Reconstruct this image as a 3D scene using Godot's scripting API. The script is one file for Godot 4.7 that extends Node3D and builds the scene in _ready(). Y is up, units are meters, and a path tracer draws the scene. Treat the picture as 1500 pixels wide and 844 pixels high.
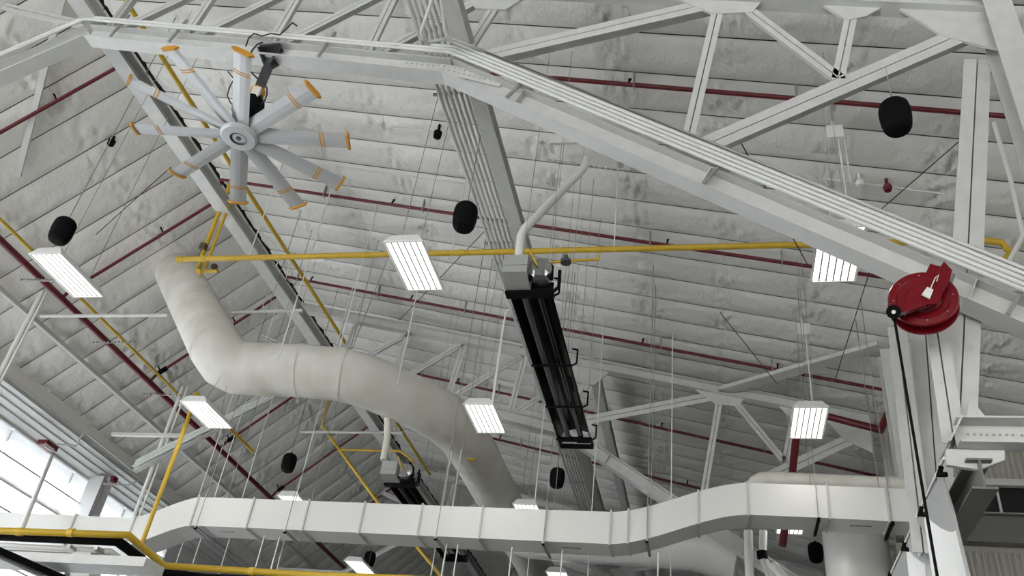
extends Node3D
# Hangar roof seen from below. Metres; the eye is at the origin, the floor 1.7 m below it. x runs across the building, -z along it.
const H := 14.82
const RX := -12.68
const FL := -1.7
const Z0 := 8.15
const Z1 := 20.03
const Z2 := 31.91

static func V(x: float, y: float, z: float) -> Vector3:
	return Vector3(x, y, z)

func roof_y(x: float) -> float:
	return H - 0.23 * (x - RX) if x > RX else H + 0.9 * (x - RX)

# ---------------------------------------------------------------- shapes
class Shape:
	var v := PackedVector3Array()
	var n := PackedVector3Array()

	func tri(a: Vector3, b: Vector3, c: Vector3, na: Vector3, nb: Vector3, nc: Vector3) -> void:
		if (b - a).cross(c - a).dot(na + nb + nc) > 0.0:
			v.append_array([a, c, b]); n.append_array([na, nc, nb])
		else:
			v.append_array([a, b, c]); n.append_array([na, nb, nc])

	func quad(a: Vector3, b: Vector3, c: Vector3, d: Vector3, out: Vector3) -> void:
		tri(a, b, c, out, out, out); tri(a, c, d, out, out, out)

	func face(a: Vector3, b: Vector3, c: Vector3, d: Vector3, inside: Vector3) -> void:
		var m := (b - a).cross(c - a)
		if m.length_squared() < 1e-14: m = (c - a).cross(d - a)
		m = m.normalized()
		if m.dot((a + b + c + d) / 4.0 - inside) < 0.0: m = -m
		quad(a, b, c, d, m)

	func hull8(p: Array) -> Shape:   # p: four corners of one end, four of the other
		var mid := Vector3()
		for q in p: mid += q / 8.0
		face(p[0], p[1], p[2], p[3], mid); face(p[4], p[5], p[6], p[7], mid)
		for i in 4: face(p[i], p[(i + 1) % 4], p[4 + (i + 1) % 4], p[4 + i], mid)
		return self

	func box(c: Vector3, size: Vector3, basis := Basis()) -> Shape:
		var x := basis.x * size.x / 2; var y := basis.y * size.y / 2; var z := basis.z * size.z / 2
		return hull8([c - x - y - z, c + x - y - z, c + x + y - z, c - x + y - z, c - x - y + z, c + x - y + z, c + x + y + z, c - x + y + z])

	static func side_of(d: Vector3, up: Vector3) -> Vector3:
		var s := d.cross(up)
		if s.length() < 1e-4: s = d.cross(Vector3(0.3, 0.2, 1))
		return s.normalized()

	func bar(a: Vector3, b: Vector3, w: float, h: float, up := Vector3.UP, w2 := -1.0, h2 := -1.0) -> Shape:
		var d := (b - a).normalized()
		var s := side_of(d, up); var u := s.cross(d)
		if w2 < 0: w2 = w
		if h2 < 0: h2 = h
		return hull8([a - s * w / 2 - u * h / 2, a + s * w / 2 - u * h / 2, a + s * w / 2 + u * h / 2, a - s * w / 2 + u * h / 2,
			b - s * w2 / 2 - u * h2 / 2, b + s * w2 / 2 - u * h2 / 2, b + s * w2 / 2 + u * h2 / 2, b - s * w2 / 2 + u * h2 / 2])

	func ibeam(a: Vector3, b: Vector3, depth: float, fw: float, up := Vector3.UP, tw := 0.016, tf := 0.02) -> Shape:
		var d := (b - a).normalized()
		var s := side_of(d, up); var u := s.cross(d)
		for k in [-1.0, 1.0]:
			bar(a + u * k * (depth - tf) / 2, b + u * k * (depth - tf) / 2, fw, tf, up)
		return bar(a, b, tw, depth - 2 * tf, up)

	func angle(a: Vector3, b: Vector3, w: float, up := Vector3.UP) -> Shape:   # two angles back to back: a T with a slot
		var d := (b - a).normalized()
		var s := side_of(d, up); var u := s.cross(d)
		for k in [-1.0, 1.0]:
			bar(a + s * k * (w / 4 + 0.008), b + s * k * (w / 4 + 0.008), w / 2, 0.014, up)
			bar(a + s * k * 0.016 + u * w * 0.42, b + s * k * 0.016 + u * w * 0.42, 0.014, w * 0.84, up)
		return self

	func tube(p: Array, r: float, sides := 10, caps := true, slant := 0.0) -> Shape:
		var rings := []
		var d := (p[1] - p[0] as Vector3).normalized()
		var s := side_of(d, Vector3.UP if absf(d.y) < 0.9 else Vector3.RIGHT)
		for i in p.size():
			var din: Vector3 = (p[i] - p[i - 1]).normalized() if i > 0 else (p[1] - p[0]).normalized()
			var dout: Vector3 = (p[i + 1] - p[i]).normalized() if i < p.size() - 1 else din
			var t := (din + dout).normalized()
			s = (s - t * s.dot(t)).normalized()
			var u := t.cross(s)
			var stretch := 1.0 / maxf(0.5, t.dot(din))
			var bend := (dout - din)
			bend = bend.normalized() if bend.length() > 1e-4 else Vector3()
			var ring := []
			for k in sides:
				var a := TAU * k / sides
				var o := s * cos(a) + u * sin(a)
				var oo := o + bend * o.dot(bend) * (stretch - 1.0)
				ring.append([p[i] + oo * r + (d * o.y * r * slant if i == 0 else Vector3()), o])
			rings.append(ring)
		for i in rings.size() - 1:
			for k in sides:
				var a = rings[i][k]; var b = rings[i][(k + 1) % sides]; var c = rings[i + 1][(k + 1) % sides]; var e = rings[i + 1][k]
				tri(a[0], b[0], c[0], a[1], b[1], c[1]); tri(a[0], c[0], e[0], a[1], c[1], e[1])
		if caps:
			for end in [0, rings.size() - 1]:
				var dir: Vector3 = (p[0] - p[1]).normalized() if end == 0 else (p[-1] - p[-2]).normalized()
				for k in sides:
					tri(p[end], rings[end][k][0], rings[end][(k + 1) % sides][0], dir, dir, dir)
		return self

	func lathe(c: Vector3, profile: Array, sides := 20, basis := Basis()) -> Shape:   # profile: Vector2(radius, height) from bottom to top
		for i in profile.size() - 1:
			var p: Vector2 = profile[i]; var q: Vector2 = profile[i + 1]
			var t := q - p
			var nn := Vector2(t.y, -t.x).normalized()
			for k in sides:
				var a := TAU * k / sides; var b := TAU * (k + 1) / sides
				var da := Vector3(cos(a), 0, sin(a)); var db := Vector3(cos(b), 0, sin(b))
				var q0 := basis * (da * p.x + Vector3.UP * p.y) + c; var q1 := basis * (db * p.x + Vector3.UP * p.y) + c
				var q2 := basis * (db * q.x + Vector3.UP * q.y) + c; var q3 := basis * (da * q.x + Vector3.UP * q.y) + c
				var na := basis * (da * nn.x + Vector3.UP * nn.y); var nb := basis * (db * nn.x + Vector3.UP * nn.y)
				if p.x > 1e-5: tri(q0, q1, q2, na, nb, nb)
				if q.x > 1e-5: tri(q0, q2, q3, na, nb, na)
		return self

	func plate(poly: Array, thick: Vector3) -> Shape:   # convex flat plate
		var mid := Vector3()
		for q in poly: mid += q / poly.size()
		var nn := thick.normalized()
		for i in range(1, poly.size() - 1):
			tri(poly[0] + thick / 2, poly[i] + thick / 2, poly[i + 1] + thick / 2, nn, nn, nn)
			tri(poly[0] - thick / 2, poly[i] - thick / 2, poly[i + 1] - thick / 2, -nn, -nn, -nn)
		for i in poly.size():
			var j := (i + 1) % poly.size()
			face(poly[i] - thick / 2, poly[j] - thick / 2, poly[j] + thick / 2, poly[i] + thick / 2, mid)
		return self

	func mesh(shift: Vector3) -> ArrayMesh:
		var vv := v.duplicate()
		if shift != Vector3():
			for i in vv.size(): vv[i] -= shift
		var a := []
		a.resize(Mesh.ARRAY_MAX); a[Mesh.ARRAY_VERTEX] = vv; a[Mesh.ARRAY_NORMAL] = n
		var m := ArrayMesh.new()
		m.add_surface_from_arrays(Mesh.PRIMITIVE_TRIANGLES, a)
		return m

# ---------------------------------------------------------------- things and parts
var base_of := {}
var M := {}

func mark(o: Node, label := "", category := "", group := "", kind := "") -> Node:
	if label: o.set_meta("label", label)
	if category: o.set_meta("category", category)
	if group: o.set_meta("group", group)
	if kind: o.set_meta("kind", kind)
	return o

func thing(called: String, at: Vector3, label: String, category: String, group := "", kind := "") -> Node3D:
	var o := Node3D.new()
	o.name = called; o.position = at
	add_child(o, true)
	base_of[o] = at
	mark(o, label, category, group, kind)
	return o

func part(called: String, s: Shape, m: Material, under: Node3D, label := "") -> MeshInstance3D:
	var o := MeshInstance3D.new()
	o.name = called
	o.mesh = s.mesh(base_of[under]); o.material_override = m
	under.add_child(o, true)
	base_of[o] = base_of[under]
	if label: o.set_meta("label", label)
	return o

func single(called: String, s: Shape, m: Material, label: String, category: String, group := "", kind := "") -> MeshInstance3D:
	var lo := s.v[0]; var hi := s.v[0]
	for p in s.v: lo = lo.min(p); hi = hi.max(p)
	var at := Vector3((lo.x + hi.x) / 2, lo.y, (lo.z + hi.z) / 2)
	var o := MeshInstance3D.new()
	o.name = called; o.position = at
	o.mesh = s.mesh(at); o.material_override = m
	add_child(o, true)
	base_of[o] = at
	mark(o, label, category, group, kind)
	return o

func copy_of(o: Node3D, at: Vector3, label: String) -> Node3D:
	var c: Node3D = o.duplicate()
	c.name = o.name; add_child(c, true)
	c.position = at; base_of[c] = at
	c.set_meta("label", label)
	return c

# ---------------------------------------------------------------- materials
func noise_tex(freq: float, seed_: int, ramp: Array, ridged := false, normal := false, strength := 4.0, size := 512) -> NoiseTexture2D:
	var f := FastNoiseLite.new()
	f.seed = seed_; f.frequency = freq; f.noise_type = FastNoiseLite.TYPE_SIMPLEX_SMOOTH
	f.fractal_type = FastNoiseLite.FRACTAL_RIDGED if ridged else FastNoiseLite.FRACTAL_FBM
	f.fractal_octaves = 4
	var t := NoiseTexture2D.new()
	t.width = size; t.height = size; t.seamless = true; t.noise = f
	if normal:
		t.as_normal_map = true; t.bump_strength = strength
	if ramp.size():
		var g := Gradient.new()
		g.set_color(0, ramp[0]); g.set_color(1, ramp[1])
		t.color_ramp = g
	return t

func mat(c: Color, rough := 0.5, metal := 0.0) -> StandardMaterial3D:
	var m := StandardMaterial3D.new()
	m.albedo_color = c; m.roughness = rough; m.metallic = metal
	return m

func worn(m: StandardMaterial3D, tex: Texture2D, scale: Vector3, nrm: Texture2D = null, amount := 0.5) -> StandardMaterial3D:
	m.uv1_triplanar = true; m.uv1_world_triplanar = true; m.uv1_scale = scale
	if tex: m.albedo_texture = tex
	if nrm:
		m.normal_enabled = true; m.normal_texture = nrm; m.normal_scale = amount
	return m

func g8(r: int, g: int, b: int) -> Color:
	return Color8(r, g, b)

func make_materials() -> void:
	var cloud := noise_tex(0.012, 3, [Color(0.94, 0.94, 0.935), Color(1, 1, 1)])
	var grime := noise_tex(0.008, 9, [Color(0.88, 0.865, 0.83), Color(1, 1, 1)])
	var crinkle := noise_tex(0.012, 5, [], true, true, 6.0, 1024)
	var pits := noise_tex(0.05, 7, [], false, true, 2.0)
	M.film = worn(mat(g8(231, 229, 224), 0.34), null, V(0.8, 0.8, 0.22), crinkle, 0.6)
	M.deck = mat(g8(84, 82, 79), 0.8)
	M.paint = worn(mat(g8(208, 208, 205), 0.45), cloud, V(0.5, 0.5, 0.5))
	M.conduit = mat(g8(216, 216, 213), 0.4)
	M.zinc = mat(g8(170, 171, 170), 0.42, 0.6)
	M.duct = mat(g8(222, 221, 217), 0.3)
	M.rib = mat(g8(190, 190, 187), 0.4)
	M.round_duct = worn(mat(g8(228, 226, 220), 0.6), grime, V(0.25, 0.25, 0.25), pits, 0.25)
	M.red = mat(g8(96, 16, 26), 0.45)
	M.yellow = worn(mat(g8(204, 168, 44), 0.42), cloud, V(0.6, 0.6, 0.6))
	M.fitting = mat(g8(92, 84, 66), 0.5, 0.4)
	M.black = mat(g8(11, 11, 12), 0.75)
	M.black.metallic_specular = 0.25
	M.gloss = mat(g8(9, 9, 10), 0.25)
	M.cable = mat(g8(38, 36, 34), 0.6)
	M.wire = mat(g8(150, 148, 143), 0.5)
	M.steel = mat(g8(96, 98, 102), 0.4, 0.7)
	M.rod = mat(g8(232, 231, 226), 0.5)
	M.blade = mat(g8(196, 197, 198), 0.4, 0.25)
	M.tip = mat(g8(206, 148, 52), 0.55)
	M.reel = mat(g8(112, 10, 22), 0.26)
	M.reel.clearcoat_enabled = true; M.reel.clearcoat = 0.6; M.reel.clearcoat_roughness = 0.12
	M.tag = mat(g8(228, 226, 220), 0.5)
	M.housing = mat(g8(226, 226, 222), 0.4)
	M.fixture_frame = mat(g8(238, 238, 236), 0.4)
	M.lamp = mat(g8(255, 255, 255), 0.4)
	M.lamp.emission_enabled = true; M.lamp.emission = Color(1.0, 0.99, 0.97); M.lamp.emission_energy_multiplier = 1.5
	M.ridge = mat(g8(120, 120, 118), 0.6)
	M.alu = mat(g8(180, 180, 178), 0.25, 0.9)
	M.cloth = worn(mat(g8(240, 239, 236), 0.85), null, V(1, 1, 1))
	M.cloth.backlight_enabled = true; M.cloth.backlight = Color(0.25, 0.25, 0.24)
	M.flap_shade = mat(g8(176, 176, 174), 0.85)  # shade on the curtain's sagging top flap, put into the cloth colour
	M.ink = mat(g8(40, 40, 40), 0.7)
	M.concrete = worn(mat(g8(108, 109, 109), 0.7), grime, V(0.1, 0.1, 0.1))
	M.apron = mat(g8(186, 187, 187), 0.85)
	M.siding = mat(g8(176, 172, 162), 0.55)
	M.dark_beam = mat(g8(112, 110, 106), 0.6)
	M.glass_dark = mat(g8(10, 10, 11), 0.3)
	M.pane = mat(g8(240, 243, 246), 0.6)
	M.pane.backlight_enabled = true; M.pane.backlight = Color(0.98, 0.99, 1.0)
	M.sheet = mat(g8(205, 206, 205), 0.5)
	M.boxgrey = mat(g8(168, 169, 166), 0.4, 0.2)
	M.galv = mat(g8(214, 215, 214), 0.4, 0.1)

# ---------------------------------------------------------------- setting
func insulation(under: Node3D, noise: FastNoiseLite, right: bool, za: float, zb: float) -> void:
	var s := Shape.new()
	var xa := RX + (0.05 if right else -0.05); var xb := 13.9 if right else -18.0
	var cols := int(absf(xb - xa) / 0.06)
	var rows := 10
	var down := V(-0.23, -1, 0).normalized() if right else V(0.9, -1, 0).normalized()
	var pts := []
	for i in cols + 1:
		var x := lerpf(xa, xb, float(i) / cols)
		var line := []
		var k := (x + 10.6) / 1.83
		var d := absf(k - roundf(k)) * 1.83          # distance to the nearest purlin
		var near := exp(-pow(d / 0.34, 2))
		for j in rows + 1:
			var t := float(j) / rows
			var z := lerpf(za, zb, t)
			var belly := pow(sin(PI * t), 0.45)
			var sag := belly * (0.062 + 0.03 * noise.get_noise_2d(x * 24, z * 24))
			sag += belly * 0.02 * noise.get_noise_2d(x * 80 + 500, z * 150)
			var fold := 1.0 - absf(noise.get_noise_2d(x * 190, z * 45 + roundf(k) * 37.0)) * 2.4
			var fold2 := 1.0 - absf(noise.get_noise_2d(x * 210 + z * 160, z * 130 - x * 60 + 900)) * 2.4
			var patch := clampf(noise.get_noise_2d(x * 22 + 70, z * 30) * 1.6 + 0.25, 0.0, 1.0)
			sag += belly * near * (0.1 * pow(maxf(fold, 0.0), 1.5) - 0.06) * (0.7 + 0.5 * patch)
			sag += belly * patch * 0.014 * fold2
			line.append(V(x, roof_y(x), z) + down * sag)
		pts.append(line)
	var nor := []
	for i in cols + 1:
		var line := []
		for j in rows + 1:
			var a: Vector3 = pts[mini(i + 1, cols)][j] - pts[maxi(i - 1, 0)][j]
			var b: Vector3 = pts[i][mini(j + 1, rows)] - pts[i][maxi(j - 1, 0)]
			var m := a.cross(b).normalized()
			line.append(m if m.dot(down) > 0 else -m)
		nor.append(line)
	for i in cols:
		for j in rows:
			s.tri(pts[i][j], pts[i + 1][j], pts[i + 1][j + 1], nor[i][j], nor[i + 1][j], nor[i + 1][j + 1])
			s.tri(pts[i][j], pts[i + 1][j + 1], pts[i][j + 1], nor[i][j], nor[i + 1][j + 1], nor[i][j + 1])
	part("insulation_panel", s, M.film, under)

func build_setting() -> void:
	var o := thing("floor", V(0, FL, -10), "pale concrete hangar floor under the roof", "floor", "", "structure")
	part("slab", Shape.new().box(V(-2.2, FL - 0.15, -20), V(32.6, 0.3, 72.4)), M.concrete, o)
	o = thing("ground", V(-45, FL - 0.1, 10), "pale concrete apron outside the hangar doors", "ground", "", "structure")
	part("apron", Shape.new().box(V(-5, FL - 0.35, -5), V(180, 0.3, 160)), M.apron, o)
	o = thing("ceiling", V(RX, H, -10), "gabled hangar roof lined with white quilted insulation film", "ceiling", "", "structure")
	var s := Shape.new()
	var e := V(14.4, roof_y(14.4) + 0.1, 0); var w := V(-19.4, roof_y(-19.4) + 0.1, 0); var r := V(RX, H + 0.1, 0)
	var up := V(0, 0.25, 0); var zn := V(0, 0, 16.3); var zf := V(0, 0, -56.3)
	for q in [[r, e], [w, r]]:
		s.hull8([q[0] + zn, q[1] + zn, q[1] + up + zn, q[0] + up + zn, q[0] + zf, q[1] + zf, q[1] + up + zf, q[0] + up + zf])
	part("roof_deck", s, M.deck, o)
	var noise := FastNoiseLite.new()
	noise.seed = 11; noise.frequency = 0.02; noise.noise_type = FastNoiseLite.TYPE_SIMPLEX
	for k in 58:
		var z := -11.2 + 0.875 * 6 - 0.875 * k
		insulation(o, noise, true, z, z - 0.852)
	for k in 54:
		var z := -17.03 + 0.92 * 12 - 0.92 * k
		insulation(o, noise, false, z, z - 0.897)
	# walls
	o = thing("wall_far", V(-2, FL, -56.2), "far end wall of the hangar", "wall", "", "structure")
	part("sheeting", Shape.new().plate([V(-19.2, FL, -56.2), V(14.3, FL, -56.2), V(14.3, roof_y(14.3), -56.2), V(RX, H, -56.2), V(-19.2, roof_y(-19.2), -56.2)], V(0, 0, 0.3)), M.sheet, o)
	o = thing("wall_right", V(14.2, FL, -10), "right side wall of the hangar", "wall", "", "structure")
	part("sheeting", Shape.new().box(V(14.2, 3.5, -20), V(0.3, 10.4, 72.4)), M.sheet, o)
	o = thing("wall_near", V(-2, FL, 16.1), "hangar wall with the open doorway behind the viewer", "wall", "", "structure")
	s = Shape.new()
	s.plate([V(-19.2, 8, 16.1), V(14.3, 8, 16.1), V(14.3, roof_y(14.3), 16.1), V(RX, H, 16.1), V(-19.2, roof_y(-19.2), 16.1)], V(0, 0, 0.3))
	s.box(V(-18.2, 3.15, 16.1), V(2, 9.7, 0.3)); s.box(V(13.2, 3.15, 16.1), V(2, 9.7, 0.3))
	part("sheeting", s, M.sheet, o)
	o = thing("wall_left", V(-18.6, 8.8, -10), "left eave wall with the ribbed white door header", "wall", "", "structure")
	part("eave_lining", Shape.new().box(V(-18.02, 9.78, -20), V(0.1, 0.5, 72.4)), M.film, o)
	var c0 := V(-18.03, 9.52, 0); var c1 := V(-18.9, 9.1, 0); var c2 := V(-19.2, 9.1, 0); var c3 := V(-19.2, 9.52, 0)
	s = Shape.new()
	s.hull8([c0 + V(0, 0, 16), c1 + V(0, 0, 16), c2 + V(0, 0, 16), c3 + V(0, 0, 16), c0 + V(0, 0, -56), c1 + V(0, 0, -56), c2 + V(0, 0, -56), c3 + V(0, 0, -56)])
	part("header_soffit", s, M.galv, o)
	part("header_top_flange", Shape.new().box(V(-18.02, 9.53, -20), V(0.12, 0.07, 72.4)), M.paint, o)
	for t in [0.2, 0.45, 0.7]:
		part("header_rib", Shape.new().box(c0.lerp(c1, t) + V(0.01, -0.012, -20), V(0.05, 0.03, 72.4)), M.paint, o)
	part("header_lip", Shape.new().box(V(-18.9, 9.09, -20), V(0.1, 0.1, 72.4)), M.paint, o)
	part("far_jamb", Shape.new().box(V(-18.98, 3.75, -41.7), V(0.3, 10.9, 29)), M.sheet, o)
	# translucent hangar door
	o = thing("door_1", V(-18.9, FL, -10), "tall hangar door of translucent white panels", "door", "", "structure")
	var cells := 15
	for i in cells + 1:
		var z := 15.9 - 43.2 * i / cells
		part("mullion", Shape.new().box(V(-19.06, 3.6, z), V(0.12, 10.8, 0.08)), M.fixture_frame, o)
	for j in 9:
		var y := FL + 0.05 + 10.8 * j / 8.0
		part("girt", Shape.new().box(V(-19.05, y, -5.7), V(0.12, 0.12, 43.2)), M.fixture_frame, o)
	for i in cells:
		for j in 8:
			var z := 15.9 - 43.2 * (i + 0.5) / cells
			part("pane", Shape.new().box(V(-18.96, FL + 0.05 + 10.8 * (j + 0.5) / 8.0, z), V(0.008, 1.24, 2.8)), M.pane, o)
	for j in 5:
		part("guide_rail", Shape.new().box(V(-18.86, 8.3 - 0.62 * j, -5.7), V(0.06, 0.05, 43.0)), M.fixture_frame, o)
	for z in [-10.6, -22.4]:
		single("door_post", Shape.new().ibeam(V(-18.6, FL, z), V(-18.6, 9.2, z), 0.5, 0.5, V(0, 0, 1)), M.galv, ["wide grey steel post of the bright door, off the frame's edge", "wide grey steel post before the bright translucent door below header"][0 if z > -15 else 1], "post", "", "structure")
	# partition at the right with a band of dark windows
	o = thing("wall_right_partition", V(9, FL, -20.7), "corrugated partition wall with a band of dark windows", "wall", "", "structure")
	s = Shape.new()
	s.plate([V(4.1, FL, -20.85), V(14.1, FL, -20.85), V(14.1, roof_y(14.1), -20.85), V(4.1, roof_y(4.1), -20.85)], V(0, 0, 0.1))
	part("backing", s, M.siding, o)
	s = Shape.new()
	for k in 76:
		var x := 4.15 + 0.13 * k
		var top := roof_y(x) - 0.12
		for band in [[FL, 7.5], [9.18, top]]:
			s.hull8([V(x, band[0], -20.8), V(x + 0.1, band[0], -20.8), V(x + 0.075, band[0], -20.75), V(x + 0.025, band[0], -20.75), V(x, band[1], -20.8), V(x + 0.1, band[1], -20.8), V(x + 0.075, band[1], -20.75), V(x + 0.025, band[1], -20.75)])
	mark(part("corrugation", s, M.siding, o), "", "", "", "stuff")
	part("window_lintel", Shape.new().box(V(9.1, 9.1, -20.66), V(10, 0.16, 0.2)), M.paint, o)
	part("window_sill", Shape.new().box(V(9.1, 8.32, -20.66), V(10, 0.08, 0.2)), M.paint, o)
	part("wall_girder", Shape.new().box(V(9.1, 7.95, -20.6), V(10, 0.66, 0.3)), M.dark_beam, o)
	part("girder_flange", Shape.new().box(V(9.1, 8.24, -20.5), V(10, 0.03, 0.34)), M.dark_beam, o)
	for k in 13:
		var x := 4.6 + 0.73 * k
		part("pane", Shape.new().box(V(x, 8.68, -20.72), V(0.68, 0.68, 0.03)), M.glass_dark, o)
		part("mullion", Shape.new().box(V(x + 0.365, 8.68, -20.68), V(0.045, 0.7, 0.08)), M.paint, o)

# ---------------------------------------------------------------- structure steel
func p3(p: Vector2, z: float) -> Vector3:
	return V(p.x, p.y, -z)

func roof_truss(z: float, label: String) -> Node3D:
	var A := Vector2(-10.71, 11.7); var B := Vector2(-3.72, 9.95); var C := Vector2(2.565,5.779)
	var o := thing("roof_truss", V(-3.7, 5.0, -z), label, "truss", "roof trusses across the hangar")
	var dir := (C - B).normalized()
	var Cend := B + dir * 8.95
	var L := A + (Vector2(-15.64, 8.6) - A) * 1.02
	var slim := 1.0 if z < 10 else 0.62
	part("lower_chord", Shape.new().ibeam(p3(L, z), p3(A, z), 0.30 * slim, 0.27 * slim), M.paint, o)
	for q in [[A, B], [B, Cend]]:
		part("lower_chord", Shape.new().ibeam(p3(q[0], z), p3(q[1], z), 0.30, 0.27), M.paint, o)
	part("top_chord", Shape.new().ibeam(V(RX + 0.2, 14.02, -z), V(3.75, 10.38, -z), 0.26, 0.25), M.paint, o)
	var webs := []
	for x in [-10.42, -8.72, -6.98, -5.18]:
		webs.append([Vector2(x, 11.7 - 0.25 * (x + 10.71) + 0.12), Vector2(x + 0.22, 14.02 - 0.224 * (x + 0.22 - RX - 0.2) - 0.1)])
		webs.append([Vector2(x + 0.1, 11.7 - 0.25 * (x + 10.81) + 0.14), Vector2(x + 1.95, 14.02 - 0.224 * (x + 1.95 - RX - 0.2) - 0.1)])
	webs.append([Vector2(-3.6, 10.1), Vector2(-3.1, 11.75)])
	webs.append([Vector2(-10.6, 11.9), Vector2(-13.2, 12.92)])
	webs.append([Vector2(0.25, 11.0), Vector2(-0.22, 8.2)])
	webs.append([Vector2(0.5, 11.0), Vector2(1.72, 9.22)])
	webs.append([Vector2(2.07, 10.7), Vector2(1.72, 9.2)])
	part("tie_rod", Shape.new().bar(V(-14.0, 9.6, -z), V(-16.9, 9.6, -z), 0.09, 0.09), M.paint, o)
	for q in webs:
		part("web_member", Shape.new().angle(p3(q[0], z), p3(q[1], z), 0.15, V(0, 0, -1)), M.paint, o)
	part("web_member", Shape.new().angle(p3(Vector2(-3.4, 10.2), z), p3(Vector2(0.3, 11.05), z), 0.24, V(0, 0, -1)), M.paint, o)
	part("web_member", Shape.new().angle(p3(Vector2(0.021,8.122), z), p3(Vector2(3.531,10.001), z), 0.27, V(0, 0, -1)), M.paint, o)
	for q in [[Vector2(-3.75, 10.25), Vector2(-3.1, 10.3), Vector2(-2.85, 9.95), Vector2(-3.4, 9.75)], [Vector2(-0.6, 11.35), Vector2(0.9, 11.02), Vector2(0.7, 10.7), Vector2(0.15, 10.75)],
			[Vector2(2.55, 10.62), Vector2(3.75, 10.36), Vector2(3.72, 9.5), Vector2(3.1, 9.85)], [Vector2(-3.9, 12.05), Vector2(-2.5, 11.78), Vector2(-3.0, 11.3), Vector2(-3.5, 11.4)],
			[Vector2(1.6, 10.8), Vector2(2.5, 10.62), Vector2(2.2, 10.4), Vector2(1.95, 10.35)], [Vector2(-0.5, 8.1), Vector2(0.3, 7.62), Vector2(0.2, 8.0), Vector2(-0.2, 8.35)]]:
		var poly := []
		for p in q: poly.append(p3(p, z))
		part("gusset_plate", Shape.new().plate(poly, V(0, 0, 0.04)), M.paint, o)
	# bolted splice over the bend
	var u := V(0.25, 0.97, 0).normalized()
	part("splice_plate", Shape.new().plate([p3(B + Vector2(-0.75, 0.26), z - 0.03), p3(B + Vector2(0.05, 0.08), z - 0.03), p3(B + Vector2(0.9, -0.3), z - 0.03), p3(B + Vector2(0.85, -0.47), z - 0.03), p3(B + Vector2(0.02, -0.12), z - 0.03), p3(B + Vector2(-0.75, 0.08), z - 0.03)], V(0, 0, 0.025)), M.paint, o)
	var bolts := Shape.new()
	for k in 9:
		for row in 2:
			var q := B + (Vector2(-0.7 + 0.09 * k, 0.22 - 0.02 * k - 0.085 * row) if k < 9 else Vector2())
			bolts.lathe(p3(q, z - 0.045), [Vector2(0.02, -0.01), Vector2(0.02, 0.014), Vector2(0.0, 0.016)], 6, Basis(Vector3.RIGHT, PI / 2))
			q = B + Vector2(0.1 + 0.085 * k, 0.02 - 0.036 * k - 0.085 * row)
			bolts.lathe(p3(q, z - 0.045), [Vector2(0.02, -0.01), Vector2(0.02, 0.014), Vector2(0.0, 0.016)], 6, Basis(Vector3.RIGHT, PI / 2))
	mark(part("bolt", bolts, M.paint, o), "", "", "", "stuff")
	for t in [0.16, 0.5, 0.86]:
		var q := B.lerp(Cend, t)
		part("stiffener", Shape.new().bar(p3(q + Vector2(0.06, 0.13), z - 0.07), p3(q - Vector2(0.06, 0.13), z - 0.07), 0.12, 0.014, V(1, 0, 0)), M.paint, o)
	return o

func column_i(called: String, a: Vector3, b: Vector3, d: float, fw: float, label: String) -> void:
	var o := thing(called, b, label, "column")
	part("shaft", Shape.new().ibeam(a, b, d, fw, V(1, 0, 0)), M.paint, o)
	part("base_plate", Shape.new().box(b + V(0, 0.03, 0), V(d * 1.5, 0.06, fw * 1.6)), M.paint, o)

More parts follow.
